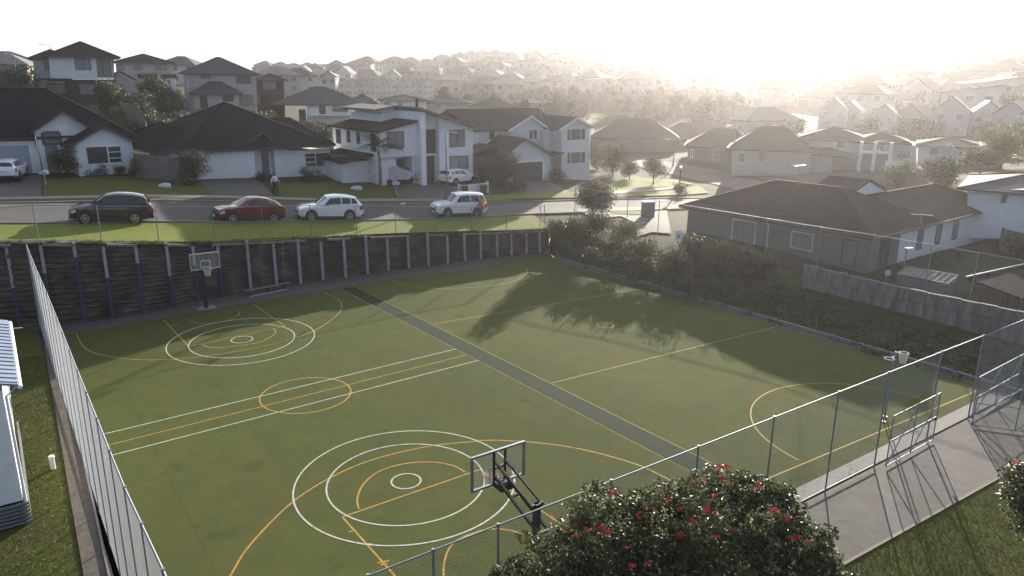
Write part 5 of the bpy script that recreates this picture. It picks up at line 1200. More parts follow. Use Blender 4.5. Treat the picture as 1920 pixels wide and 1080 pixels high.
# garden shrubs by the houses
GS = [('hedge','ball clipped hedge glowing at its rim beside the grey gabled house',(1118,318),3.2,3.9,'leaf_bright',60,.13),('shrub','tall loose shrub right of the clipped ball hedge',(1148,330),4.2,4.4,'leaf_olive',50,.15),('shrub','dark clipped shrub on the sunlit corner lawn',(1180,338),2.6,2.6,'leaf_dark',55,.13),
 ('ornamental_tree','small dark round tree standing on the sunlit corner lawn',(1224,347),3.2,3.6,'leaf_dark',60,.13),('shrub','dark shrub by the lamp post near the big brown roof',(1276,368),2.4,1.5,'leaf_dark',55,.12),('shrub','round dark bush beside the pale garage door',(366,346),3.0,3.2,'leaf_dark',60,.12),
 ('shrub','dark shrub at the left corner of the gabled bungalow',(126,334),2.6,3.4,'leaf_dark',60,.12),('shrub','dark shrub between the gabled bungalow and the timber fence',(264,332),2.0,2.4,'leaf_dark',60,.12),('shrub','low shrub beneath the window of the gabled bungalow',(180,331),3.4,1.0,'leaf_dark',60,.11),('shrub','low hedge beneath the gabled bungalow wall end',(225,330),3.0,.9,'leaf_dark',60,.11),
 ('shrub','low planting in front of the dark roofed bungalow',(500,341),3.4,1.1,'leaf_dark',60,.11),('shrub','spiky low shrub under the bungalow window',(585,341),3.0,1.4,'leaf_dark',55,.12),('shrub','dark shrub beside the covered boat',(755,344),2.2,1.4,'leaf_dark',55,.12),
 ('shrub','arching cycad like shrub between the modern and the gabled house',(930,345),4.6,3.2,'leaf_olive',42,.20),('shrub','low dark shrub left of the grey garage',(968,360),2.6,1.4,'leaf_dark',55,.12),('shrub','low shrub under the lower window of the grey house',(1075,333),4.2,1.5,'leaf_dark',55,.12),('shrub','pale grassy shrub by the grey house driveway',(1048,343),2.4,1.6,'leaf_olive',50,.13),
 ('shrub','big dark shrub on the slope between the upper houses',(300,224),6.5,5.0,'leaf_dark',34,.2),('shrub','yellowish shrub at the end of the slope planting',(318,212),3.6,4.0,'leaf_olive',38,.18),('shrub','spiky flax plant above the bungalow roof',(205,214),4.2,4.2,'leaf_olive',34,.24),('shrub','dark shrub left of the brick house',(40,176),5.0,6.0,'leaf_dark',32,.22),('shrub','dark shrubbery on the slope behind the timber fence',(255,232),5.5,3.0,'leaf_dark',34,.2),
 ('shrub','dark shrub behind the leaning fence boards',(585,268),4.2,3.0,'leaf_dark',38,.18),('shrub','small dark shrub by the fence of the white house',(612,280),3.0,3.6,'leaf_dark',40,.16),
 ('shrub','sunlit bush in the garden behind the large brown roof',(1690,346),4.5,2.6,'leaf_bright',40,.18),('shrub','dark rounded bush left of the grey roofed house',(1760,352),5.5,3.6,'leaf_olive',38,.18),('tree','tall yellow green tree at the right edge of the garden row',(1876,316),5.6,4.4,'leaf_bright',30,.24),('tree','yellow green tree crown left of the tall one',(1836,330),4.6,3.4,'leaf_bright',30,.22),('shrub','orange tinged shrub by the right boundary fence',(1905,482),3.0,1.5,'leaf_red',50,.13),('shrub','weedy shrub beyond the ribbed shed roof',(1860,556),2.6,1.2,'leaf_olive',50,.12),
 ('shrub','low shrub border along the white side wall',(1760,494),4.5,1.0,'leaf_olive',50,.12)]
for i, (nm, lb, (px, py), w, hg, lm, dn, ls) in enumerate(GS):
    p = on(px, py) if py > 250 else AtD(px, py, {300:120,318:122,205:113,40:126,255:112}.get(px, 120)); p.z = T(p.x, p.y)
    bush(nm, lb, p, w, hg, [lm, 'leaf_dark'] if lm != 'leaf_bright' else ['leaf_bright', 'leaf_olive'], None, nm.split('_')[-1], ls, dn, 10, seed=40+i, trunk_h=(.7 if 'tree' in nm else 0))
gs2 = 'dark shrubs on the slopes between the upper houses'
for i, (px, py, D, w, hg) in enumerate([(235,205,116,4,2.6),(262,212,114,4.5,3),(285,245,102,4,2.4),(240,250,98,3.5,2.2),(330,262,98,4,2.2),(345,240,104,4,2.4),(230,232,104,4,2.5),(272,228,108,4,2.4),(305,258,99,3.6,2.2),(520,252,108,4,2.4),(545,262,104,4,2.2),(600,262,104,3.6,2.4),(640,258,106,3.6,2.0),(660,262,104,3,2.0),(500,240,112,4,2.6),(20,200,120,5,4),(0,190,124,6,5),(215,196,124,4,3),(330,205,122,4,2.6),(700,232,118,4,2.4)]):
    p = AtD(px, py, D); p.z = T(p.x, p.y); bush('shrub', 'dark shrub among the planting on the slope behind the street houses', p, w, hg, ['leaf_dark', 'leaf_olive' if i % 3 == 0 else 'leaf_dark'], gs2, 'shrub', .2, 34, 8, seed=200+i)
# palm
def palm(label, base, hgt, fl, seed):
    rs = random.Random(seed); t = empty('palm_tree', base, 0, label, 'palm')
    b = MB(); b.tube([(0,0,-.3),(.05,0,hgt*.5),(0,.05,hgt)], [.20,.16,.13], 9); b.tube([(0,.05,hgt),(0,.05,hgt+.8)], [.16,.07], 9); b.build('trunk', M['pale_trunk'], t, smooth=True)
    for k in range(15):
        az = 2*math.pi*k/15+rs.uniform(-.2,.2); el = rs.uniform(.45, 1.4); f = MB(); d = Vector((math.cos(az), math.sin(az), 0)); P_ = []
        for j in range(9):
            s = j/8; P_.append(Vector((0,.05,hgt+.7))+d*(fl*s*math.cos(el*(1-.5*s)))+Vector((0,0,fl*(math.sin(el)*s-(.55+.3*(1-el))*s*s))))
        f.tube(P_, [.03*(1-.8*j/8) for j in range(9)], 4)
        side = d.cross(Vector((0,0,1)))
        for j in range(34):
            s = .12+.86*j/34; i_ = min(int(s*8), 7); p = P_[i_].lerp(P_[i_+1], s*8-i_); tan_ = (P_[i_+1]-P_[i_]).normalized(); l_ = fl*.26*math.sin(math.pi*min(1, s*.85+.12))
            for sg in (-1, 1):
                q = p+(side*sg*.8+tan_*.55).normalized()*l_+Vector((0,0,-l_*.45)); w_ = tan_*.028
                f.add([p-w_, p+w_, q], [(0,1,2)])
        f.build('frond', M['leaf_palm'], t, fix=False)
    return t
palm('palm tree with arching fronds on the lawn before the modern white house', on(713,350), 3.2, 2.7, 4)

# ------------------------------------------------------------------ street furniture and small things
def lamp(label, base, hgt, arm, az, kind='arm', group=None):
    t = empty('street_lamp', base, az, label, 'street lamp', group)
    b = MB(); b.tube([(0,0,-.3),(0,0,1.2),(0,0,hgt)], [.10,.085,.06], 10); b.build('pole', M['pole_grey'] if kind != 'ball' else M['steel_black'], t, smooth=True)
    if kind == 'arm':
        b = MB(); b.tube([(0,0,hgt-.05),(arm,0,hgt)], .04, 6); b.build('bracket', M['galv'], t)
        b = MB(); b.box(arm-.05, arm+.6, -.13, .13, hgt-.05, hgt+.07); b.build('lantern', M['galv'], t)
    else:
        b = MB(); b.add(*_blob((0,0,hgt+.2), (.26,.26,.26), 12, 8)); b.build('globe', M['lamp_clear'], t, smooth=True)
        b = MB(); b.disc((0,0,hgt), .14, 12, 'z', .08); b.build('collar', M['steel_black'], t)
    return t
gl = 'street lamps along the roads'
p = on(838,377); lamp('tall grey street lamp in front of the modern white house', p, htop(p,836,249), .5, 0, group=gl)
bpy.data.objects['street_lamp']; 
for nm in [o for o in COL.objects if o.name.startswith('street_lamp')]: pass
def lamp_px(label, b, tpy, tpx, arm=.8, az=0, kind='arm', D=None):
    p = on(*b) if D is None else AtD(b[0], b[1], D); p.z = T(p.x, p.y); return lamp(label, p, htop(p, tpx, tpy)-p.z, arm, az, kind, gl)
_l0 = [o for o in COL.objects if o.name.startswith('street_lamp')][0]; _h0 = htop(_l0.location, 836, 249)-_l0.location.z
for ch in list(KIDS.get(_l0.name, [])): bpy.data.objects.remove(ch)
KIDS.pop(_l0.name, None); bpy.data.objects.remove(_l0)
lamp_px('tall grey street lamp in front of the modern white house', (838,377), 249, 836, .35)
lamp_px('dark lamp post with a round globe by the sunlit lawn', (1273,364), 319, 1273, 0, 0, 'ball')
lamp_px('slim street lamp at the hazy side street', (1262,312), 262, 1279, .8, R(180)); lamp_px('slim street lamp rising over the brown garage roof', (1372,330), 236, 1371, .7, R(180))
lamp_px('lamp on the skyline left of the brick house', (34,160), 101, 35, 1.2, R(180), D=150); lamp_px('lamp on the skyline above the brick house roof', (103,150), 84, 99, 1.6, R(180), D=190)
# covered boat on a trailer, garden wall, bins
p = on(735,345); t = empty('covered_boat', p, R(8), 'small boat under a pale cover beside the palm', 'boat')
b = MB(); b.prism([(-2.0,.9),(-1.6,.55),(1.7,.55),(2.3,1.1),(1.2,1.5),(.2,1.95),(-1.0,1.35)], -.85, .85); b.build('cover', M['cover'], t)
b = MB(); b.bar((-1.8,0,.45),(2.6,0,.40),.12,.12); b.disc((-.2,.95,.32),.32,16,'y',.18); b.disc((-.2,-.95,.32),.32,16,'y',.18); b.build('trailer', M['steel_black'], t)
a, c = on(862,366), on(913,362); d = c-a; t = empty('garden_wall', a, math.atan2(d.y,d.x), 'low white garden wall by the driveway entrance', 'garden wall'); L = d.length
b = MB(); b.box(0, L, -.08, .08, -.5, .95); b.build('panel', M['white_board'], t); b = MB(); b.box(-.15,.0,-.1,.1,-.5,1.1); b.box(L,L+.15,-.1,.1,-.5,1.1); b.build('pillar', M['white_trim'], t)
def bin_(label, p, rz):
    t = empty('wheelie_bin', p, rz, label, 'bin', 'bins by the white garden wall'); b = MB()
    b.add([(-.24,-.28,.08),(.24,-.28,.08),(.24,.28,.08),(-.24,.28,.08),(-.29,-.36,.98),(.29,-.36,.98),(.29,.36,.98),(-.29,.36,.98)], [(3,2,1,0),(4,5,6,7),(0,1,5,4),(1,2,6,5),(2,3,7,6),(3,0,4,7)]); b.build('body', M['plastic_black'], t)
    b = MB(); b.box(-.31,.31,-.39,.40,.985,1.05); b.build('lid', M['door_grey'], t)
    for s in (-1,1): b = MB(); b.disc((s*.25,.30,.10),.10,12,'x',.05); b.build('wheel', M['rubber'], t)
bin_('grey lidded bin by the left end of the white garden wall', on(872,367.5), .1); bin_('grey lidded bin by the right end of the white garden wall', on(907,365), .3)
def letterbox(label, p, rz):
    t = empty('letterbox', p, rz, label, 'letterbox', 'letterboxes by the driveways'); b = MB(); b.box(-.05,.05,-.05,.05,-.2,1.0); b.build('post', M['timber_post'], t)
    b = MB(); b.prism([(-.32,1.0),(.32,1.0),(.32,1.22),(0,1.34),(-.32,1.22)], -.2, .2); b.build('box', M['cover'], t)
letterbox('pale letterbox on a post at the left driveway', on(86,349), .1); letterbox('letterbox by the driveway of the modern white house', on(743,366), .0)
def rock(label, p, s):
    v, f = _blob((0,0,.14), (.55*s,.4*s,.26*s), 10, 7); v = [(x*(1+.2*math.sin(x*7+y*5)), y*(1+.2*math.cos(z*9+x*4)), max(-.1, z)) for x, y, z in v]; b = MB(); b.add(v, f); o = b.build('rock', M['cover'], smooth=True); o.location = p
    tag(o, label, 'rock', 'pale rocks on the front lawns')
rock('flat pale rock on the lawn of the gabled bungalow', on(311,352), 1.1); rock('pale rock on the lawn behind the white rounded suv', on(670,356), 1.1)
# gull on the verge fence rail
i_ = min(range(len(WFENCE)-1), key=lambda k: abs(P_x - 755) if False else abs((WFENCE[k][0]+WFENCE[k+1][0])/2/((WFENCE[k][1]+WFENCE[k+1][1])/2) - ray(755,386).x/ray(755,386).y))
A_, B_ = WFENCE[i_], WFENCE[i_+1]; kx = ray(755,386).x/ray(755,386).y
f = min((k/40 for k in range(41)), key=lambda f: abs((A_[0]+(B_[0]-A_[0])*f)/(A_[1]+(B_[1]-A_[1])*f)-kx)); p = Vector((A_[0]+(B_[0]-A_[0])*f, A_[1]+(B_[1]-A_[1])*f, A_[3]+(B_[3]-A_[3])*f+.02))
t = empty('gull', p, .4, 'white gull perched on the verge fence rail', 'bird')
V_ = [(0,.02,.15),(.10,0,.17),(.17,0,.22),(.21,0,.27),(-.10,0,.15),(-.20,0,.15),(.02,.03,.06),(.02,.03,.0),(.02,-.03,.06),(.02,-.03,.0)]
skinmesh('body', V_, [(0,1),(1,2),(2,3),(0,4),(4,5),(0,6),(6,7),(0,8),(8,9)], [.085,.07,.045,.045,.06,.025,.015,.01,.015,.01], 'cloth_white', t)
for s in (-1,1):
    b = MB(); b.add(*_blob((-.06,s*.075,.17), (.17,.02,.06), 8, 6)); b.build('wing', M['cover'], t, smooth=True)
b = MB(); b.tube([(.245,0,.27),(.31,0,.255)], [.014,.004], 6); b.build('beak', M['line_orange'], t)
# utility cabinet, small white sign
p = on(1214,408); t = empty('utility_cabinet', p, .3, 'grey utility cabinet at the roadside by the brown roofed house', 'cabinet'); b = MB(); b.box(-.55,.55,-.3,.3,-.2,1.45); b.build('body', M['door_grey'], t)
b = MB(); b.box(-.6,.6,-.35,.35,1.452,1.52); b.build('lid', M['door_grey'], t); b = MB(); b.box(-.5,-.01,-.33,-.302,.05,1.38); b.box(.01,.5,-.33,-.302,.05,1.38); b.build('door', M['door_grey'], t)
p = on(1271,462); t = empty('notice_sign', p, R(-15), 'small white notice with a dark mark beside the house corner', 'sign'); b = MB(); b.box(-.04,.04,-.03,.03,-.2,.7); b.build('post', M['timber_post'], t)
b = MB(); b.box(-.28,.28,-.06,-.031,.55,1.25); b.build('panel', M['white_trim'], t); b = MB(); b.prism([(-.10,.72),(.10,.72),(.07,.92),(0,1.0),(-.07,.92)], -.068, -.0605); b.build('mark', M['door_dark'], t)
# timber fences
def board_fence(label, pts, hgt, m='fence_timber', group='timber boundary fences', name='timber_fence', cat='fence'):
    P_ = [on(*p) if len(p) == 2 else AtD(*p) for p in pts]; t = empty(name, P_[0], 0, label, cat, group); pan = MB(); po = MB()
    for a, c in zip(P_, P_[1:]):
        d = c-a; L = math.hypot(d.x, d.y); n = max(1, int(L/.16))
        for k in range(n):
            q = a.lerp(c, k/n)-P_[0]; q2 = a.lerp(c, (k+.93)/n)-P_[0]; hh = hgt+random.uniform(-.03,.03)
            pan.bar(q+Vector((0,0,hh/2-.1)), q2+Vector((0,0,hh/2-.1)), .03, hh+.2)
    pan.build('board_panel', M[m], t)
    for a in P_:
        b = MB(); q = a-P_[0]; b.box(q.x-.06,q.x+.06,q.y+.03,q.y+.15,q.z-.3,q.z+hgt+.05); b.build('post', M[m], t)
    return t
board_fence('timber board fence between the gabled bungalow and the pale garage', [(256,334),(300,338),(342,342)], 2.2)
board_fence('timber board fence between the pale garage house and the palm', [(622,334),(655,338),(686,342)], 2.5)
board_fence('tall timber fence on the slope above the gabled bungalow', [(228,222,104),(262,232,100),(276,262,96)], 2.0)
board_fence('grey timber fence below the beige two storey house', [(330,236,112),(400,226,114),(480,232,112)], 1.8)
board_fence('timber fence behind the leaning garden shrubs', [(520,262,106),(580,262,108),(630,268,108)], 2.0)
board_fence('long timber fence beyond the white side wall of the brown roofed house', [(1874,470),(1935,486)], 1.8)
# concrete panel wall under the boundary fence
a, c, e = G(1500,545,.7), G(1640,575,.65), G(1935,640,.6)
t = empty('panel_wall', a, 0, 'grey weathered panel wall holding the garden above the dark bank', 'wall'); b = MB(); cp = MB()
tops = [htop(a,1505,497), htop(c,1645,530), htop(e,1935,590)]
for (q0, z0), (q1, z1) in zip(((a,tops[0]),(c,tops[1])), ((c,tops[1]),(e,tops[2]))):
    n = 5 if q0 is a else 9
    for k in range(n):
        u0, u1 = q0.lerp(q1,k/n), q0.lerp(q1,(k+.97)/n); h0, h1 = z0+(z1-z0)*k/n, z0+(z1-z0)*(k+1)/n; h0 -= .03*(k % 2)
        for s0, s1 in ((-.8,.5),(.52,1.0)):
            A0, A1 = u0-a, u1-a; y_ = .0 if s0 < 0 else .04
            v = [Vector((A0.x,A0.y,q0.z+(h0-q0.z)*s0-a.z)), Vector((A1.x,A1.y,q0.z+(h0-q0.z)*s0-a.z)), Vector((A1.x,A1.y,q0.z+(h0-q0.z)*s1-a.z)), Vector((A0.x,A0.y,q0.z+(h0-q0.z)*s1-a.z))]; off = Vector((.1+y_,.13+y_,0)); v2 = [x+Vector((.2,.26,0)) for x in v]; v = [x+off*(.4) for x in v]
            b.add(v+v2, [(0,1,2,3),(7,6,5,4),(3,2,6,7),(0,4,5,1),(0,3,7,4),(1,5,6,2)])
b.build('panel', M['block_wall'], t)
# shed with ribbed roof, garage roof, post lamp
s0, s1, s2 = G(1683,515,2.1), G(1776,533,2.1), G(1795,518,2.4); s3 = s0+(s2-s1)
t = empty('garden_shed', (s0.x,s0.y,.9), 0, 'small shed with a ribbed clear plastic roof behind the panel wall', 'shed'); inv = Vector((-s0.x,-s0.y,-.9))
b = MB(); b.add([s+inv+Vector((0,0,-.06)) for s in (s0,s1,s2,s3)]+[Vector((s.x,s.y,.5))+inv for s in (s0,s1,s2,s3)], [(0,1,2,3),(0,4,5,1),(1,5,6,2),(2,6,7,3),(3,7,4,0),(7,6,5,4)]); b.build('wall', M['door_grey'], t)
b = MB(); up = Vector((0,0,.02)); b.add([s+inv+u for u in (Vector(), up) for s in (s0,s1,s2,s3)], [(3,2,1,0),(4,5,6,7),(0,1,5,4),(1,2,6,5),(2,3,7,6),(3,0,4,7)]); o = b.build('roof', M['roof_tan'], t)
b = MB()
for k in range(9): f = k/8; b.bar(s0.lerp(s1,f)+inv+up*2.5, s3.lerp(s2,f)+inv+up*2.5, .06, .05)
b.bar(s3+inv+up*2.5, s2+inv+up*2.5, .06, .05); b.bar(s0+inv+up*2.4, s1+inv+up*2.4, .06, .05); b.build('rib', M['door_grey'], o)
q0, q1 = G(1811,523,2.4), G(1945,493,2.4); dd = (q1-q0); q2, q3 = q1+Vector((2.4,-3.2,-.7)), q0+Vector((2.4,-3.2,-.7))
t = empty('garage', (q0.x,q0.y,.9), 0, 'dark roofed outbuilding at the right edge behind the panel wall', 'garage'); inv = Vector((-q0.x,-q0.y,-.9))
b = MB(); b.add([s+inv for s in (q0,q1,q2,q3)]+[s+inv+Vector((0,0,.08)) for s in (q0,q1,q2,q3)], [(3,2,1,0),(4,5,6,7),(0,1,5,4),(1,2,6,5),(2,3,7,6),(3,0,4,7)]); b.build('roof', M['roof_dark'], t)
b = MB(); i2 = [q0.lerp(q1,.06).lerp(q2,.05), q1.lerp(q0,.06).lerp(q3,.05), q2.lerp(q3,.06).lerp(q0,.05), q3.lerp(q2,.06).lerp(q1,.05)]
b.add([s+inv+Vector((0,0,-.02)) for s in i2]+[Vector((s.x,s.y,.3))+inv for s in i2], [(0,1,2,3),(0,4,5,1),(1,5,6,2),(2,6,7,3),(3,7,4,0),(7,6,5,4)]); b.build('wall', M['fence_timber'], t)
b = MB(); b.bar(q0+inv+Vector((0,0,.12)), q1+inv+Vector((0,0,.12)), .1, .1); b.build('ridge_cap', M['alu'], t)
p = G(1693,515,1.6); t = empty('garden_lamp', p, .2, 'slim post lamp with a flat white head behind the panel wall', 'lamp'); hh = htop(p,1697,466)-p.z
b = MB(); b.tube([(0,0,-.6),(0,0,hh)], .04, 8); b.build('pole', M['galv'], t); b = MB(); b.box(-.12,.42,-.12,.12,hh,hh+.07); b.build('lantern', M['white_trim'], t)
for px, py, lb in ((1664,516,'small white satellite dish poking over the panel wall'),): 
    p = G(px,py,2.35); t = empty('satellite_dish', p, 0, lb, 'dish'); b = MB(); b.disc((0,0,.15), .2, 16, 'y', .04); b.build('dish', M['cover'], t); b = MB(); b.tube([(0,.05,-.8),(0,.05,.15)], .025, 6); b.build('pole', M['galv'], t)

# ------------------------------------------------------------------ white classroom block at the left, vent pipe
cb = G(60,983); t = empty('classroom', cb, math.atan2(VV.y, VV.x)-math.pi/2, 'white weatherboard classroom with a pale metal roof at the left edge', 'building')
# local: -x left along the court's width, +y away
he = htop(cb, 38, 722); Lb = (G(14,612,he)-G(38,722,he)).length+.3; Wb = 7.5
b = MB(); b.prism([(-.12,.80),(-.12,he-.18),(-Wb/2,he+1.0),(-Wb,he-.18),(-Wb,.80)], .25, Lb); b.build('wall', M['white_board'], t)
b = MB()
for k in range(6): b.box(-Wb, 0, .10, .16, .03+k*.13, .11+k*.13); b.box(-.03, .03, .17, Lb, .03+k*.13, .11+k*.13)
b.build('base_slats', M['door_grey'], t); b = MB(); b.box(-Wb,-.15,.3,Lb-.1,0,.79); b.build('footing', M['steel_black'], t)
b = MB(); b.prism([(.30,he-.02),(-Wb/2,he+1.22),(-Wb-.3,he-.02),(-Wb-.3,he+.06),(-Wb/2,he+1.30),(.30,he+.06)], -.05, Lb+.35); ro = b.build('roof', M['roof_metal'], t)
b = MB()
for k in range(int(Lb/.42)):
    y = .1+k*.42; b.bar((.30,y,he+.075),(-Wb/2,y,he+1.315),.05,.035); b.bar((-Wb-.3,y,he+.075),(-Wb/2,y,he+1.315),.05,.035)
b.build('roof_rib', M['roof_metal'], ro)
b = MB(); b.tube([(.34,-.1,he-.03),(.34,Lb+.3,he-.03)], .065, 8); b.build('gutter', M['white_trim'], t)
b = MB(); b.tube([(.30,.22,he-.05),(-.05,.20,he-.35),(-.05,.20,.35)], .045, 8); b.build('downpipe', M['white_trim'], t)
for y in (2.2,5.0,7.8):
    f = MB(); x = -.12
    for (a0,a1,z0,z1) in ((y,y+1.8,1.5,1.57),(y,y+1.8,2.53,2.6),(y,y+.07,1.57,2.53),(y+1.73,y+1.8,1.57,2.53),(y+.87,y+.93,1.57,2.53)): f.box(x-.02,x+.04,a0,a1,z0,z1)
    o = f.build('window', M['white_trim'], t); f = MB(); f.box(x-.01,x+.015,y+.05,y+1.75,1.54,2.56); f.build('pane', M['glass'], o)
p = G(100,878); t = empty('vent_pipe', p, 0, 'short white capped vent pipe standing in the grass strip', 'pipe'); b = MB(); b.tube([(0,0,-.1),(0,0,.42)], .085, 16); b.build('body', M['white_trim'], t, smooth=False); b = MB(); b.tube([(0,0,.42),(0,0,.50),(0,0,.53)], [.105,.105,.06], 16); b.build('cap', M['white_trim'], t)

mb = MB()
for i in range(900):                                           # fallen leaves by the tree, the path and the fence foot
    if i < 500: q = NF0+_n*random.uniform(1, 22)+VV*random.choice((random.gauss(.4,.5), random.uniform(-2.5,1.5))); z_ = .024
    else: q = LF0.lerp(LF1, random.uniform(0,1.3))+U*abs(random.gauss(.3,.35)); z_ = .022
    a = random.uniform(0,6.28); l_ = random.uniform(.02,.05); dx, dy = math.cos(a)*l_, math.sin(a)*l_
    mb.add([(q.x-dx,q.y-dy,z_),(q.x+dy*.4,q.y-dx*.4,z_+.008),(q.x+dx,q.y+dy,z_),(q.x-dy*.4,q.y+dx*.4,z_+.004)], [(0,1,2,3)])
tag(mb.build('leaf_litter', M['leaf_litter'], fix=False), kind='stuff')
# grass blades near the camera
mb = MB()
def blades(n, fn, hgt):
    for i in range(n):
        x, y = fn(); a = random.uniform(0, 6.28); h_ = hgt*random.uniform(.5,1.3); w = .008; dx, dy = math.cos(a)*w, math.sin(a)*w; l = random.uniform(-.05,.05); l2 = random.uniform(-.05,.05)
        b0 = len(mb.v); mb.v += [(x-dx,y-dy,-.03),(x+dx,y+dy,-.03),(x+l,y+l2,-.03+h_)]; mb.f.append((b0,b0+1,b0+2)); mb.m.append(random.choice((0,0,1)))
ex0, ex1 = G(62,985), G(205,1080)
def fl_():
    u = random.random(); v = random.random(); q = e0.lerp(e1, -.15+1.4*u)-U*(.64+v*2.6); return q.x, q.y
def fr_():
    q = PX0+pd*random.uniform(-1,14)-VV*random.uniform(.1,4.6); return q.x, q.y
blades(36000, fl_, .06); blades(60000, fr_, .06)
tag(mb.build('grass', [M['leaf_bright'], M['leaf_olive']], fix=False), kind='stuff')
# ------------------------------------------------------------------ the far hillside: houses and trees in rows
def far_mesh(w, d, h_, roof, wm, rm, floors, garage):
    b = MB(); b.box(-w/2, w/2, -d/2, d/2, -2.5, h_, 0); ov = .5; rh = min(w, d)*.27
    if roof == 'hip':
        i = d/2+ov-.1 if w > d else w/2+ov-.3; i = min(i, w/2+ov-.05)
        b.add([(-w/2-ov,-d/2-ov,h_),(w/2+ov,-d/2-ov,h_),(w/2+ov,d/2+ov,h_),(-w/2-ov,d/2+ov,h_),(-w/2-ov+i,0,h_+rh),(w/2+ov-i,0,h_+rh),(-w/2-ov,-d/2-ov,h_-.2),(w/2+ov,-d/2-ov,h_-.2),(w/2+ov,d/2+ov,h_-.2),(-w/2-ov,d/2+ov,h_-.2)],
              [(0,1,5,4),(1,2,5),(2,3,4,5),(3,0,4),(9,8,7,6),(6,7,1,0),(7,8,2,1),(8,9,3,2),(9,6,0,3)], 1)
    elif roof == 'gable':
        rh = w*.42; b.prism([(-w/2,h_),(0,h_+rh),(w/2,h_)], -d/2, d/2, 0); b.prism([(-w/2-.35,h_-.15),(0,h_+rh),(w/2+.35,h_-.15),(w/2+.35,h_+.1),(0,h_+rh+.28),(-w/2-.35,h_+.1)], -d/2-.4, d/2+.3, 1)
    else:
        b.prism([(-w/2-.4,h_),(w/2+.4,h_+1.6),(w/2+.4,h_+1.8),(-w/2-.4,h_+.2)], -d/2-.4, d/2+.4, 1); b.prism([(-w/2,h_-.05),(w/2,h_-.05),(w/2,h_+1.55)], -d/2+.02, d/2-.02, 0)
    k = max(2, int(w/3.2))
    for fl in range(floors):
        for i in range(k):
            x = -w/2+w*(i+.5)/k; z = 1.0+fl*2.75
            if garage and fl == 0 and i == 0: b.box(x-1.3, x+1.3, -d/2-.06, -d/2+.01, 0, 2.2, 3); continue
            b.box(x-.62, x+.62, -d/2-.05, -d/2+.01, z, z+1.2, 2)
        for s in (-1, 1):
            for y in (-d/5, d/5): b.box(*sorted((s*w/2-s*.01, s*(w/2+.05))), y-.5, y+.5, 1.0+fl*2.75, 2.2+fl*2.75, 2)
    o = b.build('far_house', [M[wm], M[rm], M['glass'], M['far_wall_grey']]); me = o.data; bpy.data.objects.remove(o); return me
VAR = [far_mesh(11,9,5.4,'hip','far_wall_white','far_roof',2,True), far_mesh(13,10,2.9,'hip','far_wall_cream','far_roof',1,True), far_mesh(9,9,5.5,'hip','far_wall_grey','far_roof',2,False), far_mesh(12,9,5.4,'hip','far_wall_cream','far_roof_light',2,True),
       far_mesh(8,10,5.2,'gable','far_wall_white','far_roof',2,False), far_mesh(10,9,5.4,'mono','far_wall_white','far_roof_light',2,True), far_mesh(12,9,5.4,'hip','far_wall_brown','far_roof',2,True), far_mesh(15,10,3.0,'hip','far_wall_white','far_roof',1,True)]
ROWME = far_mesh(4.2,9,5.6,'gable','far_wall_white','far_roof',2,False); GABME = far_mesh(8.2,12,5.6,'gable','far_wall_white','far_roof_light',2,True)
VN = ['white two storey', 'cream single storey', 'grey two storey', 'cream pale roofed', 'white steep gabled', 'white mono roofed', 'brown walled', 'long white single storey']
LOW = ['white', 'cream', 'grey', 'cream', 'white', 'white', 'brown', 'white']
spots = []
def far_house(px, py, me, label, group, s=1.0, yaw=None, gap=9.0):
    p = on(px, py, 110); 
    if any((p.x-q[0])**2+(p.y-q[1])**2 < (gap*s)**2 for q in spots): return None
    spots.append((p.x, p.y)); o = bpy.data.objects.new('far_house', me); COL.objects.link(o); o.location = p
    az = math.atan2(p.x, p.y); o.rotation_euler = (0, 0, -az+(random.uniform(-.5,.5) if yaw is None else yaw)); o.scale = (s, s, s)
    tag(o, label, 'house', group); return o
# row of narrow gables
for i, px in enumerate([617,646,662,684,694,704,714,724,734,743,757,768,780,792,803]):
    far_house(px, 180+(i % 3)*.7, ROWME, 'narrow white gabled terrace house in the far row', 'narrow terrace row in the far valley', .95, 0, 2.6)
# big hazy gables on the right
for px, py, s in ((1655,250,.62),(1712,252,.65),(1778,250,.78),(1842,250,.68),(1898,255,.7),(1560,240,.65),(1590,238,.6),(1960,262,.8)):
    far_house(px, py, GABME, 'big hazy gabled house in the sunlit row on the right', 'hazy gabled houses right of the sun streak', s, random.uniform(-.3,.1), 4)
for px, py, k, s in ((1040,178,0,.9),(1085,176,0,1.1),(1110,180,5,.9),(1430,250,1,.9),(1620,218,0,1.0),(1655,208,7,1.0),(1815,226,5,1.1),(1870,228,0,1.1)):
    far_house(px, py, VAR[k], f'bright hazy {LOW[k]} house low on the facing slope', 'houses low on the facing slope, '+LOW[k], s)
# skyline
n = 0
for px in [4,38,68,-30,-70,342,500,528,552,578,606,632,660,690,712,742,770,800,832,862,885,905,930,948,968,1000,1042,1072,1105,1140,1168,1205,1248,1290,1330,1378,1420,1475,1520,1560,1606,1650,1695,1740,1786,1830,1872,1915,1960,2010]:
    k = random.choice((0,0,2,3,6,1)); far_house(px, 143 if px < 640 else 143-min(22,(px-640)*.085) if px < 900 else 121.5, VAR[k], f'{LOW[k]} house on the skyline ridge', 'houses on the skyline ridge, '+LOW[k], random.uniform(1.0,1.35), None, 8)
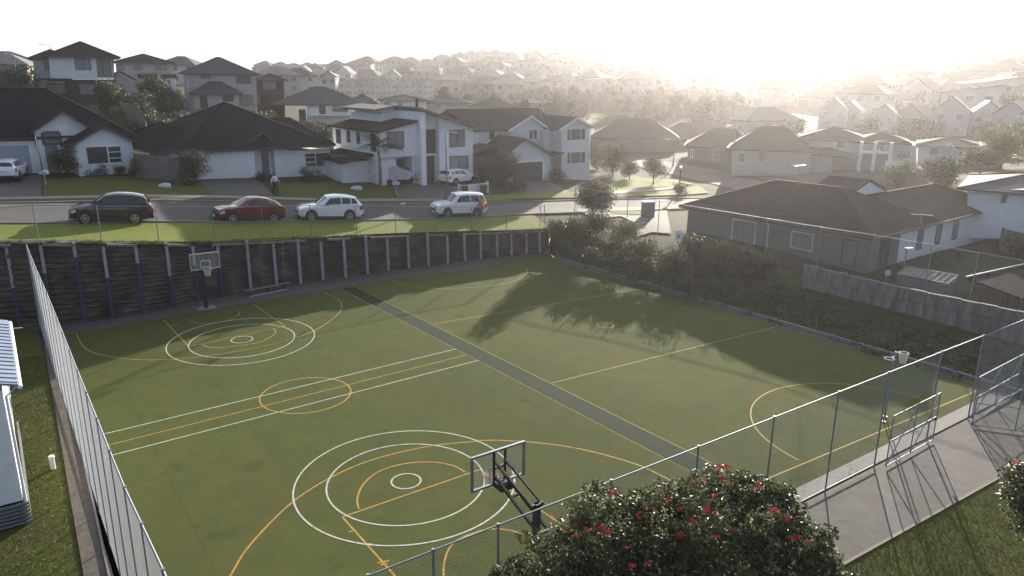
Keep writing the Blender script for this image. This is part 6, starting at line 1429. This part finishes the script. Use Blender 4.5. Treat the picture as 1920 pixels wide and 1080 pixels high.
# rows down the slope
rows = [(128,900,2050),(136,840,2050),(145,760,2050),(154,560,2050),(165,520,2050),(176,830,2050),(188,900,2050),(200,1430,2050),(150,480,820),(158,540,800)]
for py, xa_, xb_ in rows:
    px = xa_+random.uniform(0,20)
    while px < xb_:
        yy = py+random.uniform(-3,3)
        if not (1330 < px < 1432 and yy > 150) and not (1000 < px < 1330 and yy > 186) and not (600 < px < 815 and yy > 168):
            k = random.choice((0,0,1,2,3,3,4,5,6,7)); far_house(px, yy, VAR[k], f'{VN[k]} house among many on the hazy hillside', 'hillside houses, '+VN[k], random.uniform(.85,1.15), None, 10.5)
        px += random.uniform(24,44)*(1.25 if py > 160 else 1)
# left horizon behind the rise
for px, py in ((2,150),(20,158),(60,140),(10,170),(330,150),(345,158),(560,176),(585,170),(520,176)):
    k = random.choice((0,2,3)); far_house(px, py, VAR[k], f'small {LOW[k]} house glimpsed past the upper houses', 'houses glimpsed past the rise, '+LOW[k], .9, None, 7)
# trees of the hillside
def tree_mesh(seed, m, w, hgt):
    rs = random.Random(seed); b = MB(); b.tube([(0,0,-1),(0,0,hgt*.5)], [.22,.1], 6, mi=1); w *= .8; hgt *= .72
    for i in range(9):
        a = rs.uniform(0,6.28); q = math.sqrt(rs.random())*.33*w; r_ = rs.uniform(.2,.3)*w; leaf_cloud(b, (math.cos(a)*q, math.sin(a)*q, hgt*rs.uniform(.2,.75)), (r_,r_,r_*.9), 170, .46, shell=.3, mi=0)
    o = b.build('far_tree', [M[m], M['trunk']], fix=False); me = o.data; bpy.data.objects.remove(o); return me
TM = [tree_mesh(1,'leaf_far',6,6), tree_mesh(2,'leaf_far',8,6.5), tree_mesh(3,'leaf_olive',6,5), tree_mesh(4,'leaf_far',4.5,7.5)]
def far_tree(px, py, k, s, label, group):
    p = on(px, py, 110); o = bpy.data.objects.new('far_tree', TM[k]); COL.objects.link(o); o.location = p; o.scale = (s,s,s*random.uniform(.85,1.15)); o.rotation_euler = (0,0,random.uniform(0,6)); tag(o, label, 'tree', group)
for i in range(190):
    py = random.choice((130,140,150,160,170,182,195,206,212))+random.uniform(-5,5); px = random.uniform(480 if py < 175 else 830, 1960)
    if 1330 < px < 1435 and py > 150: continue
    far_tree(px, py, i % 4, random.uniform(.6,1.15), 'hazy tree between the houses of the far hillside', 'trees among the hillside houses')
for i in range(120):
    px = 965+(i % 60)*7+random.uniform(-5,5); py = (199 if i < 60 else 222)+random.uniform(-8,9)
    if 1095 < px < 1160 and 210 < py < 234: continue
    far_tree(px, py, i % 4, random.uniform(.8,1.35), 'hazy tree in the belt along the valley floor', 'valley tree belt')
for px, py in ((1855,262),(1880,268),(1905,264),(1740,262),(1690,258),(1620,256),(1915,282),(1850,290),(1480,262),(1350,232),(1230,236),(1170,234)): far_tree(px, py, 2, 1.0, 'yellowish hazy tree behind the gabled row', 'trees near the gabled row')
for px, py in ((14,182),(30,178),(52,170),(8,168),(900,128),(936,127),(865,128)): far_tree(px, py, px % 2, 1.1, 'dark tree on the rise near the skyline', 'dark trees near the skyline')
# cars up the far street
CM = MB(); CM.add(*_blob((0,0,.55), (2.1,.85,.45), 10, 6)); CM.add(*_blob((.2,0,1.0), (1.25,.74,.45), 10, 6)); 
for sx in (-1.3,1.3):
    for sy in (-.8,.8): CM.disc((sx,sy,.32),.32,12,'y',.2,1)
o = CM.build('far_car', [M['car_silver'], M['rubber']], smooth=True); cme = o.data; bpy.data.objects.remove(o)
for px, py in ((1360,216),(1366,212),(1378,203),(1390,192),(1398,186),(1408,176),(1414,168),(1381,214),(1400,199),(1150,178),(1168,177),(1186,178)):
    p = on(px, py, 110); o = bpy.data.objects.new('far_car', cme); COL.objects.link(o); o.location = p+Vector((0,0,.5)); o.rotation_euler = (0,0,1.2); o.scale = (1.2,)*3; tag(o, 'glinting car parked along the far uphill street', 'car', 'cars on the far street')
# ------------------------------------------------------------------ haze
def haze(density, g):
    b = MB(); b.box(-1700, 1700, -300, 2400, -9, 60)
    m = bpy.data.materials.new('haze'); m.use_nodes = True; n = m.node_tree.nodes; l = m.node_tree.links
    n.remove(n['Principled BSDF']); v = n.new('ShaderNodeVolumePrincipled'); v.inputs['Color'].default_value = (.93,.90,.92,1)
    v.inputs['Density'].default_value = density; v.inputs['Anisotropy'].default_value = g
    l.new(v.outputs[0], n['Material Output'].inputs['Volume'])
    o = b.build('haze', m); tag(o, kind='stuff')
haze(.00034, .79)
